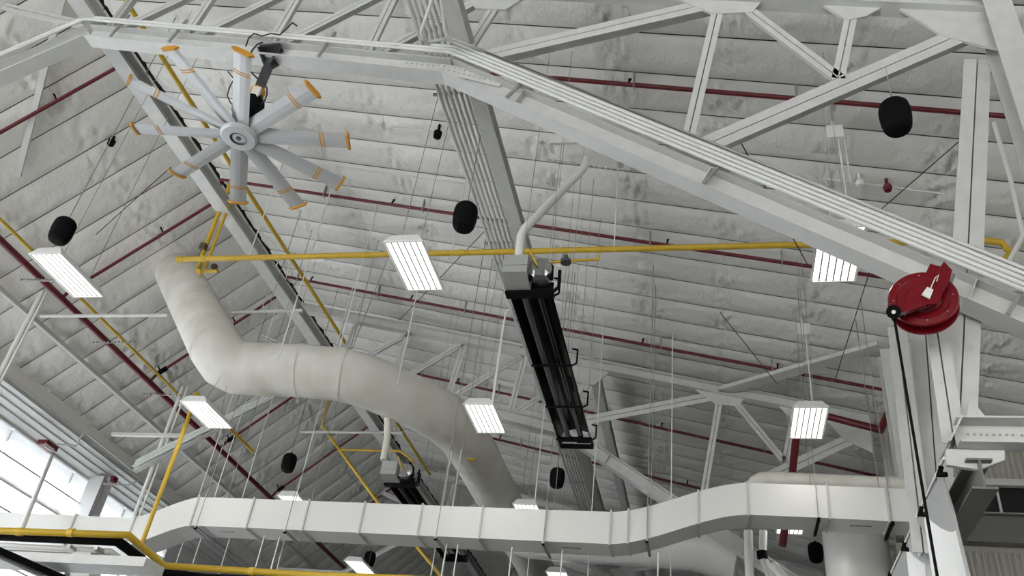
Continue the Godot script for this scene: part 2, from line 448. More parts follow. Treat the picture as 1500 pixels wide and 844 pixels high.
func build_steel() -> void:
	roof_truss(Z0, "nearest white roof truss with the bent conduit-carrying lower chord")
	roof_truss(Z1, "middle white roof truss behind the large round duct")
	roof_truss(Z2, "farthest white roof truss low behind the rectangular duct")
	single("roof_strut", Shape.new().ibeam(V(-10.66, 12.0, 12), V(-10.66, 12.0, -56), 0.28, 0.32), M.paint, "long white roof strut close under the ridge on its left slope side", "strut")
	single("roof_strut", Shape.new().ibeam(V(-3.52, 10.43, 12), V(-3.52, 10.43, -56), 0.26, 0.25), M.paint, "long white roof strut beside the row of parallel conduits", "strut")
	single("roof_strut", Shape.new().ibeam(V(-3.08, 12.0, -20), V(-3.08, 12.0, -56), 0.3, 0.25), M.paint, "white roof strut running back from the middle truss, right of the black tube heater", "strut")
	single("roof_strut", Shape.new().bar(V(-16.95, 10.72, 12), V(-16.95, 10.72, -56), 0.12, 0.12), M.paint, "slim pale roof purlin just left of the dark red sprinkler main", "strut")
	# right-hand columns
	for k in 3:
		var z: float = [Z0, 17.3, 27.0][k]
		var top: float = 10.6
		var o := thing("roof_column", V(3.78, FL, -z), ["broad white steel column at the right edge under the bolted gusset", "white steel column behind the right end of the rectangular duct", "far white steel column hidden low behind the white hanging curtain"][k], "column")
		part("shaft", Shape.new().ibeam(V(3.78, FL, -z), V(3.78, top, -z), 0.36, 0.34, V(0, 0, 1)), M.paint, o)
		part("base_plate", Shape.new().box(V(3.78, FL + 0.02, -z), V(0.6, 0.04, 0.6)), M.paint, o)
	single("roof_column", Shape.new().angle(V(3.5, 9.6, -Z0 - 0.2), V(2.36, 4.15, -Z0 - 0.2), 0.3, V(0, 0, -1)), M.paint, "slanting white steel post from the upper right gusset down to the lit bracket beam", "post")
	single("roof_column", Shape.new().angle(V(2.717,7.019,-9.9), V(2.306,4.08,-9.9) + V(0.0, -1.6, 0), 0.34, V(0, 0, -1)), M.paint, "white steel post below the red hose reel", "post")
	single("roof_column", Shape.new().angle(V(2.338,5.58,-8.25), V(2.282,4.032,-8.25), 0.2, V(0, 0, -1)), M.paint, "slim white brace between the red reel and the bracket beam", "brace")
	single("roof_column", Shape.new().angle(V(2.264,6.246,-9.6), V(2.151,3.429,-9.6), 0.2, V(0, 0, -1)), M.paint, "white inclined brace crossing behind the black hose", "brace")
	single("roof_brace", Shape.new().bar(V(0.3, 11.15, -Z1), V(3.7, 10.78, -17.3), 0.34, 0.1), M.paint, "wide flat white brace rising from the middle truss to the right column", "brace")
	single("roof_brace", Shape.new().bar(V(-12.982,14.249,-8.883), V(-15.335,12.132,-11.962), 0.13, 0.1), M.paint, "white diagonal brace on the left slope behind the truss leg at the upper left", "brace")
	single("side_conduit", Shape.new().tube([V(3.914,9.484,-9.4), V(3.913,8.434,-9.4), V(3.872,7.476,-9.4), V(3.605,7.022,-9.4)], 0.03, 8), M.rod, "bent white conduit between the slanting post and the broad right column", "conduit")
	single("side_stub", Shape.new().tube([V(3.436,9.678,-8.6), V(3.73,9.645,-8.6)], 0.06, 10), M.paint, "short white pipe stub on the slanting post at the upper right", "pipe")
	# bracket beam in the door light
	var o := thing("bracket_beam", V(2.217,3.923,-8.1), "brightly lit white bracket beam with bolt holes at the right edge", "beam")
	var a := V(2.253,4.03,-8.1)
	part("web", Shape.new().box(V(a.x + 2.0, a.y, -8.1), V(4.0, 0.24, 0.02)), M.paint, o)
	part("top_flange", Shape.new().box(V(a.x + 2.0, a.y + 0.125, -8.02), V(4.0, 0.02, 0.2)), M.paint, o)
	part("bottom_flange", Shape.new().box(V(a.x + 2.0, a.y - 0.125, -8.02), V(4.0, 0.02, 0.2)), M.paint, o)
	part("end_plate", Shape.new().plate([V(a.x + 0.06, a.y + 0.14, -7.9), V(a.x + 0.06, a.y + 0.14, -8.3), V(a.x - 0.1, a.y - 0.14, -8.3), V(a.x - 0.1, a.y - 0.14, -7.9)], V(0.02, 0, 0)), M.paint, o)
	part("gusset_plate", Shape.new().plate([V(a.x - 0.1, a.y - 0.14, -8.1), V(a.x + 0.4, a.y - 0.14, -8.1), V(a.x + 0.38, a.y - 0.24, -8.1), V(a.x + 0.15, a.y - 0.34, -8.1), V(a.x - 0.12, a.y - 0.3, -8.1)], V(0, 0, 0.05)), M.paint, o)
	part("gusset_plate", Shape.new().plate([V(a.x + 0.12, a.y + 0.14, -8.1), V(a.x + 0.34, a.y + 0.14, -8.1), V(a.x + 0.2, a.y + 0.42, -8.1)], V(0, 0, 0.03)), M.paint, o)
	for k in 22:
		for row in 2:
			part("bolt", Shape.new().lathe(V(a.x + 0.12 + 0.055 * k * (1.0 if k < 8 else 1.5) - (0.0 if k < 8 else 0.2), a.y + 0.02 - 0.075 * row, -8.088), [Vector2(0.012, 0), Vector2(0.012, 0.012), Vector2(0, 0.013)], 6, Basis(Vector3.RIGHT, PI / 2)), M.zinc, o)
	o = thing("runway_beam", V(2.36, 3.3, -12), "dark grey steel beam running back beneath the bracket beam", "beam")
	part("beam", Shape.new().ibeam(V(2.4, 3.62, -8.0), V(2.4, 3.62, -20), 0.3, 0.22), M.dark_beam, o)

# ---------------------------------------------------------------- conduits, pipes, ducts
func conduit_on_truss() -> void:
	var A := Vector2(-10.71, 11.7); var B := Vector2(-3.72, 9.95); var C := Vector2(2.565,5.779)
	var dl := (A - Vector2(-15.64, 8.6)).normalized(); var da := (B - A).normalized(); var dc := (C - B).normalized()
	var nl := Vector2(-dl.y, dl.x); var na := Vector2(-da.y, da.x); var nc := Vector2(-dc.y, dc.x)
	var where := ["lowest of the five conduits on the nearest truss chord", "second lowest of the five conduits on the nearest truss chord", "middle one of the five conduits on the nearest truss chord", "second highest of the five conduits on the nearest truss chord", "topmost of the five conduits on the nearest truss chord"]
	for k in 5:
		var off := 0.15 + 0.064 * k
		var z := Z0 - 0.235
		var pts := []
		if k < 2:
			pts = [p3(Vector2(-15.6, 8.65) + nl * off, z), p3(A + nl * off - dl * 0.25, z), p3(A + (nl + na).normalized() * (off + 0.012), z), p3(A + na * off + da * 0.25, z), p3(B - da * 0.2 + na * off, z), p3(B + (na + nc).normalized() * off, z)]
		elif k == 2:
			pts = [p3(B - da * 0.35 + na * off, z), p3(B + (na + nc).normalized() * off, z)]
		else:
			pts = [V(-3.68 + 0.15 * (k - 3), 10.1, -3.0)]
			if k == 3: pts += [V(-3.688,10.099,-7), V(-3.884,9.822,-7.3), V(-3.899,9.8,-7.4), V(-3.829,9.826,-7.5), V(-3.687,10.134,-7.7)]
			else: pts += [V(-3.565,10.143,-7), V(-3.577,9.939,-7.4), V(-3.532,9.926,-7.55), V(-3.465,10.044,-7.7)]
			pts += [p3(B + nc * off + dc * (0.2 if k == 3 else 0.5), z)]
		pts.append(p3(B + nc * off + dc * 0.25, z))
		pts.append(p3(B + nc * off + dc * 9.6, z))
		single("conduit", Shape.new().tube(pts, 0.027, 8), M.conduit, where[k], "conduit", "conduits along the nearest truss")
	var names := ["strut channel clip on the left sloping leg of the nearest truss", "strut channel clip left of the fan, first right of the truss peak", "strut channel clip left of the black fan mount", "strut channel clip right of the black fan mount", "strut channel clip just right of the bolted splice", "strut channel clip halfway down the sloping chord", "strut channel clip right of the red hose reel"]
	var at := [[A - dl * 1.65, nl, dl], [A + da * 0.75, na, da], [A + da * 2.05, na, da], [A + da * 5.05, na, da], [B + dc * 1.35, nc, dc], [B + dc * 4.55, nc, dc], [B + dc * 8.1, nc, dc]]
	for k in 7:
		var q: Vector2 = at[k][0]
		single("strut_channel", Shape.new().bar(p3(q + at[k][1] * 0.42, Z0 - 0.185), p3(q - at[k][1] * 0.17, Z0 - 0.185), 0.045, 0.03, V(0, 0, 1)), M.zinc, names[k], "bracket", "strut channel clips")

func build_conduits() -> void:
	conduit_on_truss()
	var where := ["outermost left of the six conduits beside the long strut", "second from left of the six conduits beside the strut", "third from left of the six conduits beside the strut", "third from right of the six conduits beside the strut", "second from right of the six conduits beside the strut", "closest to the strut of the six parallel conduits"]
	for k in 6:
		var x := -4.2 + 0.088 * k
		single("conduit", Shape.new().tube([V(x, 10.5, 8), V(x, 10.5, -55.5)], 0.034, 10), M.conduit, where[k], "conduit", "six conduits along the strut")
	var clips := []
	for k in 8:
		var z := -5.2 - 3.9 * k
		var o := single("conduit_rack", Shape.new().box(V(-3.95, 10.555, z), V(0.75, 0.04, 0.045)), M.zinc, "small crossbar holding the six conduits, number %d along the strut" % (k + 1), "bracket", "crossbars of the conduit run")
		o.set_meta("label", "small crossbar over the six conduits, " + ["nearest and above the frame", "just beyond the nearest truss", "above the black pendant speaker in the middle", "over the tube heater's burner box", "beside the middle of the tube heater", "behind the tube heater's lower end", "beyond the middle truss", "farthest, hidden low behind the duct"][k])
	# three conduits on the far truss leg
	for k in 3:
		single("conduit", Shape.new().tube([Vector2(-15.669,8.560) .x * V(1, 0, 0) + V(0, 8.56 + 0.085 * k, -Z1 + 0.15), V(-11.4, 11.19 + 0.085 * k, -Z1 + 0.15)], 0.03, 8), M.conduit, ["lower", "middle", "upper"][k] + " conduit on the sloping truss leg behind the left pendant light", "conduit", "conduits on the far truss leg")
	# conduits and alarm boxes along the door header
	single("conduit", Shape.new().tube([V(-17.92, 9.6, 10), V(-17.92, 9.6, -30)], 0.03, 8), M.conduit, "straight white conduit lying along the door header's top edge", "conduit")
	single("conduit", Shape.new().tube([V(-17.93, 9.47, 10), V(-17.93, 9.47, -30)], 0.022, 8), M.zinc, "thin grey conduit below the door header's top flange", "conduit")
	single("conduit", Shape.new().tube([V(-17.95,8.935,-19.355), V(-17.75,9.132,-19.842), V(-17.7,9.372,-19.805), V(-17.7,9.516,-19.876), V(-17.7,9.576,-20.041), V(-17.7,9.579,-20.316), V(-17.7,9.542,-22.393), V(-17.6,9.758,-22.974)], 0.028, 8), M.conduit, "white conduit looping from the red alarm box over the header", "conduit")
	single("conduit", Shape.new().tube([V(-18.2,8.914,-22.077), V(-17.9,9.162,-22.738), V(-17.8,9.49,-23.118)], 0.025, 8), M.conduit, "short white conduit beside the smaller red alarm box", "conduit")
	var b := thing("alarm_box", V(-18.4,8.853,-19.6), "larger red alarm box on the lip of the door header", "alarm")
	part("body", Shape.new().box(V(-18.2,8.867,-19.312), V(0.3, 0.14, 0.5)), M.red, b)
	part("face_plate", Shape.new().box(V(-18.03,8.76,-19.21), V(0.02, 0.1, 0.4)), M.tag, b)
	b = thing("alarm_box", V(-18.4,9.273,-22.716), "smaller red alarm box farther along the door header", "alarm")
	part("body", Shape.new().box(V(-18.12,9.167,-22.346), V(0.12, 0.18, 0.2)), M.red, b)
	part("face_plate", Shape.new().box(V(-18.06,9.137,-22.272), V(0.02, 0.1, 0.12)), M.red, b)
	for k in 3:
		var ab: Array = [[V(-8.513,13.721,-13.844), V(-5.283,12.978,-13.83)], [V(-6.623,13.286,-12.306), V(-5.532,13.036,-12.274)], [V(2.11,11.258,-12.329), V(4.016,10.82,-12.371)]][k]
		single("conduit", Shape.new().tube(ab, 0.02, 6), M.conduit, ["thin white conduit across the roof right of the fan", "thin pale conduit ending at the black detector by the six conduits", "thin conduit joining the two round detector heads"][k], "conduit")
	# thin rods hanging round the rectangular duct
	var rods := [V(-12.37,7.828,-18.4), V(-11.934,8.061,-18.4), V(-11.183,7.899,-18.4), V(-9.77,8.12,-18.4), V(-5.944,7.701,-18), V(-5.678,7.833,-17.9), V(-3.899,7.895,-18.3), V(-2.64,8.064,-18.6), V(-.886,9.133,-18.6)]
	var rl := ["leftmost thin white rod rising behind the left bend of the rectangular duct", "second thin white rod from the duct's left bend", "third thin white rod from the duct's left bend", "thin white rod just right of the light peeping over the duct at left", "thin white rod between the far heater and the round duct", "second thin white rod between the far heater and the round duct", "thin white rod left of the speaker below the near heater", "thin white rod right of the six conduits above the duct", "thin white rod at the foot of the middle truss's sloping chord"]
	for k in 9:
		var q: Vector3 = rods[k]
		single("hanging_rod", Shape.new().tube([V(q.x, 5.3, q.z), V(q.x, (8.36 if k == 4 or k == 5 else roof_y(q.x) - 0.03), q.z)], 0.013, 6), M.rod, rl[k], "rod", "thin rods behind the rectangular duct")
	var low := [V(-9.162,5.15,-16.35), V(-8.812,5.167,-16.35), V(-5.179,5.21,-16.35), V(-4.943,5.221,-16.35), V(-3.841,5.211,-16.35), V(-2.842,5.262,-16.35), V(-1.014,5.485,-16.35)]
	for k in 7:
		var q: Vector3 = low[k]
		var from: float = 5.585 if q.x < -2.0 else 5.62
		single("hanging_rod", Shape.new().tube([V(q.x, from, q.z), V(q.x, 3.4, q.z)], 0.014, 6), M.rod, ["first white rod below the duct, left of the lowest pendant light", "second white rod below the duct, left of the lowest pendant light", "left one of two white rods below the duct's middle", "right one of two white rods below the duct's middle", "white rod below the duct in front of the round duct's left edge", "white rod below the duct at the round duct's right edge", "white rod below the duct's right-hand bend"][k], "rod", "white rods under the rectangular duct")
	# junction boxes with drops
	for k in 2:
		var at: Vector3 = [V(2.117,10.976,-10.987), V(2.033,10.916,-16.908)][k]
		b = thing("junction_box", at, ["white junction box with two conduit drops near the upper right speaker", "white junction box with a conduit drop in the lower right roof"][k], "box", "junction boxes")
		part("body", Shape.new().box(at, V(0.26, 0.28, 0.26)), M.housing, b)
		part("stem", Shape.new().tube([at, at + V(0, 0.36, 0)], 0.03, 8), M.conduit, b)
		part("drop", Shape.new().tube([at + V(0.05, -0.1, 0.05), at + V(0.05, -2.6, 0.05)], 0.018, 6), M.conduit, b)
		if k == 0: part("drop", Shape.new().tube([at + V(0.14, -0.1, 0.05), at + V(0.14, -1.2, 0.05)], 0.014, 6), M.conduit, b)

func sprinkler(z: float, zl: float, k: int) -> void:
	var names := ["first dark red sprinkler branch line, above the upper right speaker", "second red sprinkler branch line, passing the middle speaker", "third red sprinkler branch line, crossing behind the tube heater", "fourth red sprinkler branch line, behind the middle truss", "fifth red sprinkler branch line, below the middle truss", "sixth red sprinkler branch line, low behind the rectangular duct"]
	var o := thing("sprinkler_pipe", V(-4, roof_y(-4) - 0.3, z), names[k], "pipe", "red sprinkler branch lines")
	var drop := 0.3
	part("pipe", Shape.new().tube([V(RX + 0.3, roof_y(RX + 0.3) - drop, z), V(4.5, roof_y(4.5) - drop, z)], 0.042, 10), M.red, o)
	part("pipe", Shape.new().tube([V(RX + 0.3, roof_y(RX + 0.3) - drop, z), V(RX - 0.15, roof_y(RX - 0.15) - drop - 0.1, zl), V(-16.0, roof_y(-16.0) - drop - 0.1, zl), V(-16.15, 11.2, zl)], 0.042, 10), M.red, o)
	for i in 5:
		var x := -11.2 + 3.3 * i + 0.5 * sin(k * 2.0)
		var p := V(x, roof_y(x) - drop, z)
		part("sprinkler_head", Shape.new().tube([p, p + V(0.02, 0.2, -0.06)], 0.022, 6).lathe(p + V(0.02, 0.2, -0.06), [Vector2(0.0, -0.01), Vector2(0.035, 0), Vector2(0.0, 0.012)], 8), M.black, o)
	for i in 6:
		var x := -12.0 + 2.7 * i
		var p := V(x, roof_y(x) - drop, z)
		part("hanger_strap", Shape.new().bar(p + V(0, -0.06, 0), p + V(0, 0.3, 0), 0.025, 0.1, V(0, 0, 1)), M.zinc, o)
	for i in 2:
		var x := -14.0 - 1.9 * i
		var p := V(x, roof_y(x) - drop - 0.1, zl)
		part("sprinkler_head", Shape.new().tube([p, p + V(-0.12, 0.16, 0.05)], 0.022, 6).lathe(p + V(-0.12, 0.16, 0.05), [Vector2(0.0, -0.01), Vector2(0.035, 0), Vector2(0.0, 0.012)], 8), M.black, o)
	part("coupling", Shape.new().tube([V(-15.75, roof_y(-15.75) - drop - 0.1, zl), V(-15.95, roof_y(-15.95) - drop - 0.1, zl)], 0.07, 8), M.black, o)

func build_pipes() -> void:
	var zr := [-10.35, -14.8, -19.1, -23.75, -27.6, -33.0]
	var zl := [-10.8, -15.45, -19.75, -24.3, -28.5, -33.4]
	for k in 6: sprinkler(zr[k], zl[k], k)
	single("sprinkler_main", Shape.new().tube([V(-16.15, 11.18, 8), V(-16.15, 11.18, -55.8)], 0.08, 12), M.red, "thick dark red sprinkler main along the left slope", "pipe")
	var sf := thing("sprinkler_feed", V(2.389,9.955,-18.9), "thick red sprinkler feed with a riser behind the lower right pendant light", "pipe")
	part("riser", Shape.new().tube([V(2.389,9.955,-18.9), V(2.087,9.969,-18.9), V(1.986,9.826,-18.9), V(1.746,8.329,-18.9), V(1.443,6.764,-18.9)], 0.085, 10), M.red, sf)
	part("pipe", Shape.new().tube([V(2.343,9.955,-18.9), V(3.747,9.542,-18.9), V(3.78, 9.45, -17.57)], 0.085, 10), M.red, sf)
	for k in 3:
		var p: Array = [[V(-15.588,10.378,-13.6), V(-14.641,10.333,-13.6)], [V(-16.124,10.796,-17), V(-14.798,10.809,-17)], [V(-16.427,10.894,-20), V(-15.096,10.86,-20)]][k]
		var s := Shape.new().bar(p[0], p[1], 0.05, 0.012, V(0, 1, 0.4))
		for i in 12:
			var q: Vector3 = p[0].lerp(p[1], (i + 0.5) / 12.0)
			s.box(q + V(0, 0.022, 0), V(0.03, 0.05, 0.05))
		single("pipe_trapeze", s, M.zinc, ["perforated hanger bar crossing the red main left of the upper left light", "perforated hanger bar across the red main between the two left lights", "perforated hanger bar touching the red main above the lower left light"][k], "bracket", "perforated hanger bars on the main")
	# right roof: two hanger bars by the flue
	for k in 3:
		var p: Array = [[V(-3.029,12.239,-12), V(-2.169,12.189,-12)], [V(-3.182,12.401,-12.6), V(-1.534,11.982,-12.6)], [V(-4.436,13.246,-12), V(-3.639,13.273,-12)]][k]
		var s := Shape.new().bar(p[0], p[1], 0.05, 0.012, V(0, 1, 0.4))
		for i in 14:
			var q: Vector3 = p[0].lerp(p[1], (i + 0.5) / 14.0)
			s.box(q + V(0, -0.02, 0), V(0.035, 0.045, 0.04))
		single("pipe_trapeze", s, M.paint, ["short perforated white bar just above the bent flue", "long perforated white bar at the top of the bent flue", "short perforated white bar right of the splice"][k], "bracket", "perforated white bars near the flue")
	# gas pipes
	var y0 := 10.2
	var o := thing("gas_pipe", V(-10.921,10.2,-12.77), "long yellow gas pipe crossing the roof from left to right", "pipe")
	var a := V(-10.826,10.2,-12.775); var b := V(4.35,10.2,-12.927)
	part("pipe", Shape.new().tube([a, b, V(4.698,10.2,-12.926), V(4.844,10.2,-12.952) + V(0.12, -0.04, 0), V(4.92,10.2,-13.051) + V(0.18, -0.2, 0), V(4.711,9.349,-12.4)], 0.058, 12), M.yellow, o)
	part("end_cap", Shape.new().tube([a + V(-0.14, 0, 0), a + V(0.02, 0, 0)], 0.07, 10), M.yellow, o)
	for k in 6:
		var q := a.lerp(b, [0.03, 0.12, 0.27, 0.4, 0.58, 0.8][k])
		part("coupling", Shape.new().tube([q, q + V(0.1, 0, 0)], 0.068, 10), M.yellow, o)
	for k in 4:
		var q := a.lerp(b, [0.1, 0.39, 0.6, 0.86][k])
		part("clevis_hanger", Shape.new().tube([q + V(0, -0.07, 0), q + V(0, roof_y(q.x) - q.y, 0)], 0.012, 6), M.rod, o)
	single("gas_pipe", Shape.new().tube([V(-10.62, 12.95, 8), V(-10.62, 12.95, -30)], 0.05, 10), M.yellow, "yellow gas pipe running under the ridge behind the fan", "pipe")
	single("gas_pipe", Shape.new().tube([V(-15.6, 11.18, 8), V(-15.6, 11.18, -20.5)], 0.042, 10), M.yellow, "thin yellow gas pipe beside the red main on the left slope", "pipe")
	o = thing("gas_drop", V(-10.574,10.222,-13.2), "yellow gas drop with two risers below the ridge pipe", "pipe")
	part("riser", Shape.new().tube([V(-10.775,13.114,-13.2), V(-10.748,10.713,-13.2), V(-10.707,10.226,-13.2)], 0.05, 10), M.yellow, o)
	part("riser", Shape.new().tube([V(-10.629,12.382,-13.25), V(-10.6,10.316,-13.25)], 0.035, 10), M.yellow, o)
	part("cross_pipe", Shape.new().tube([V(-10.767,10.229,-13.25), V(-10.26,10.232,-13.25)], 0.04, 10), M.yellow, o)
	part("stub", Shape.new().tube([V(-10.657,10.225,-13.2), V(-10.581,10.058,-13.2)], 0.03, 8), M.yellow, o)
	part("valve", Shape.new().box(V(-10.761,10.826,-13.15), V(0.12, 0.16, 0.12)), M.fitting, o)
	part("valve", Shape.new().box(V(-10.342,10.307,-13.2), V(0.1, 0.1, 0.1)), M.fitting, o)
	single("gas_drop", Shape.new().tube([V(-11.275,8.021,-15.4) + V(0, 0.4, -3), V(-11.275,8.021,-15.4) + V(0, 0.4, 0), V(-11.25,7.953,-15.4), V(-11.268,4.917,-15.4)], 0.045, 10), M.yellow, "slanting yellow gas drop in front of the duct's left bend", "pipe")
	o = thing("gas_pipe", V(-10.968,11.33,-21), "bent yellow gas line below the round duct feeding the far heater", "pipe")
	part("pipe", Shape.new().tube([V(-12.338,13.323,-23.5), V(-12.117,12.517,-23.2), V(-11.669,11.16,-22.4), V(-10.236,9.704,-22), V(-9,8.444,-22)], 0.045, 8), M.yellow, o)
	part("branch", Shape.new().tube([V(-10.702,10.238,-22.1), V(-8.861,10.238,-22.1), V(-7.966,9.433,-21)], 0.035, 8), M.yellow, o)
	single("gas_pipe", Shape.new().tube([V(-8.517,8.106,-24), V(-7.622,7.272,-24)], 0.05, 8), M.yellow, "short yellow gas pipe seen below the duct in the dark", "pipe")
	# white tie across the left slope
	single("tie_pipe", Shape.new().tube([V(-16.3, 10.5, -15.25), V(-12.736,10.502,-15.3)], 0.045, 8), M.paint, "thin white tie running level from the left slope to the round duct's left side", "rod")
	single("tie_pipe", Shape.new().tube([V(-11.235,10.76,-15.6), V(-9.412,10.789,-15.6)], 0.045, 8), M.paint, "thin white tie running level from the round duct's right side to the left strut", "rod")
	single("tie_pipe", Shape.new().tube([V(-12.119,10.743,-22), V(-8.853,10.781,-22)], 0.045, 8), M.paint, "thin white level tie above the far heater", "rod")
	# flue of the near heater
	single("flue_pipe", Shape.new().tube([V(-2.803,7.709,-10.2), V(-2.826,8.4,-10.2), V(-2.786,8.536,-10.2), V(-2.219,11.086,-11.6), V(-2.166,11.238,-11.6), V(-2.15,11.395,-11.6)], 0.07, 14), M.duct, "bent white flue pipe rising from the tube heater", "flue")
	# pipe rack at the lower left
	var za := 4.34
	o = thing("gas_pipe", V(-12.605,4.34,-13.198), "yellow gas pipe on the hanging rack at the lower left", "pipe")
	part("pipe", Shape.new().tube([V(-13.464,4.34,-13.16), V(-9.832,4.34,-13.002), V(-10.084,4.34,-14.646), V(-7.234,4.34,-14.694), V(-3.94,4.34,-14.513)], 0.062, 12), M.yellow, o)
	for q in [V(-12.177,4.34,-13.113), V(-11.054,4.34,-13.032), V(-8.332,4.34,-14.681)]: part("coupling", Shape.new().tube([q, q + V(0.12, 0, 0)], 0.075, 10), M.yellow, o)
	o = thing("black_hose", V(-12.788,4.3,-13.459), "fat black insulated line under the yellow pipe at the lower left", "pipe")
	part("hose", Shape.new().tube([V(-13.564,4.3,-13.307), V(-10.177,4.3,-13.236), V(-10.344,4.3,-14.921), V(-9.47,4.3,-15.141), V(-6.625,4.3,-15.011)], 0.085, 12), M.black, o)
	o = thing("white_pipe", V(-12.796,4.2,-13.539), "pair of white pipes under the black line at the lower left", "pipe")
	part("pipe", Shape.new().tube([V(-13.414,4.12,-13.251), V(-10.245,4.12,-13.251), V(-10.458,4.12,-14.987), V(-9.226,4.12,-15.351)], 0.05, 10), M.conduit, o)
	part("pipe", Shape.new().tube([V(-13.618,4.1,-13.51), V(-10.55,4.1,-13.482), V(-10.745,4.1,-15.31)], 0.035, 10), M.conduit, o)
	single("rack_pole", Shape.new().tube([V(-12.277,4.43,-13.3), V(-18.1,8.649,-19.509)], 0.05, 10), M.rod, "thick white pole slanting from the pipe rack to the bright door's header", "pole")
	var q2 := V(-15.35, 11.3, -20.25)
	single("hanger_tube", Shape.new().tube([q2, q2 + V(0, -5.4, 0)], 0.055, 8).tube([q2 + V(0.16, 0, 0), q2 + V(0.16, -5.4, 0)], 0.03, 8), M.rod, "white double hanger tube left of the yellow gas drop", "rod")
	q2 = V(-16.575,11.216,-15.21)
	single("hanger_tube", Shape.new().tube([q2, q2 + V(0, -4.5, 0)], 0.06, 8).tube([q2 + V(0.14, 0, 0), q2 + V(0.14, -4.5, 0)], 0.03, 8), M.rod, "white vertical tube at the left edge under the perforated bar", "rod")
	o = thing("crane_frame", V(-12.651,4,-13.49), "white crane girder with black edge in the lower left corner", "girder")
	part("girder", Shape.new().bar(V(-12.15,3.45,-11.878), V(-8.234,3.45,-11.739), 0.5, 0.14), M.paint, o)
	part("rail", Shape.new().bar(V(-10.316,3.3,-10.672), V(-10.035,3.3,-12.123), 0.09, 0.1), M.black, o)
	part("rail_cover", Shape.new().bar(V(-10.46,3.28,-10.866), V(-10.283,3.28,-12.274), 0.05, 0.05), M.paint, o)
	part("cross_arm", Shape.new().bar(V(-10.926,4.1,-13.01), V(-10.97,4.1,-13.65), 0.08, 0.06), M.zinc, o)
	part("cross_arm", Shape.new().bar(V(-10.401,4.1,-13.043), V(-10.321,4.1,-13.556), 0.08, 0.06), M.zinc, o)
	part("support", Shape.new().bar(V(-10.812,4.12,-13.4), V(-10.599,3.533,-13.4), 0.35, 0.35, V(0, 0, 1)), M.paint, o)
	# pipes at the bottom right
	o = thing("valve_pipes", V(1.005,6.773,-21), "white capped vertical pipes with black joints at the bottom right", "pipe")
	for x in [1100, 1125]:
		pass
	part("pipe", Shape.new().tube([V(0.775,7.288,-19.5), V(0.758,6.191,-19.5)], 0.1, 10), M.conduit, o)
	part("pipe", Shape.new().tube([V(1.111,7.377,-19.7), V(1.067,6.799,-19.7), V(1.227,6.279,-19.7)], 0.09, 10), M.conduit, o)
	part("pipe", Shape.new().tube([V(1.236,6.506,-19.3), V(1.482,6.167,-19.3)], 0.1, 10), M.conduit, o)
	part("coupling", Shape.new().tube([V(1.052,6.871,-19.6), V(1.059,6.718,-19.6)], 0.12, 10), M.black, o)

func rect_duct_section(o: Node3D, a: Array, z: float, d: float) -> void:   # a: stations Vector2(x, y of the middle line), height h
	var s := Shape.new()
	var h := 0.63
	for i in a.size() - 1:
		var p: Vector2 = a[i]; var q: Vector2 = a[i + 1]
		s.hull8([V(p.x, p.y - h / 2, z), V(p.x, p.y + h / 2, z), V(p.x, p.y + h / 2, z - d), V(p.x, p.y - h / 2, z - d), V(q.x, q.y - h / 2, z), V(q.x, q.y + h / 2, z), V(q.x, q.y + h / 2, z - d), V(q.x, q.y - h / 2, z - d)])
	part("duct_section", s, M.duct, o)

func duct_mid(x: float) -> float:
	var y := 5.40
	y += 0.53 * smoothstep(-12.3, -10.6, x)
	y += 0.68 * smoothstep(-2.0, 0.75, x) - 0.03 * smoothstep(1.0, 3.6, x)
	return y

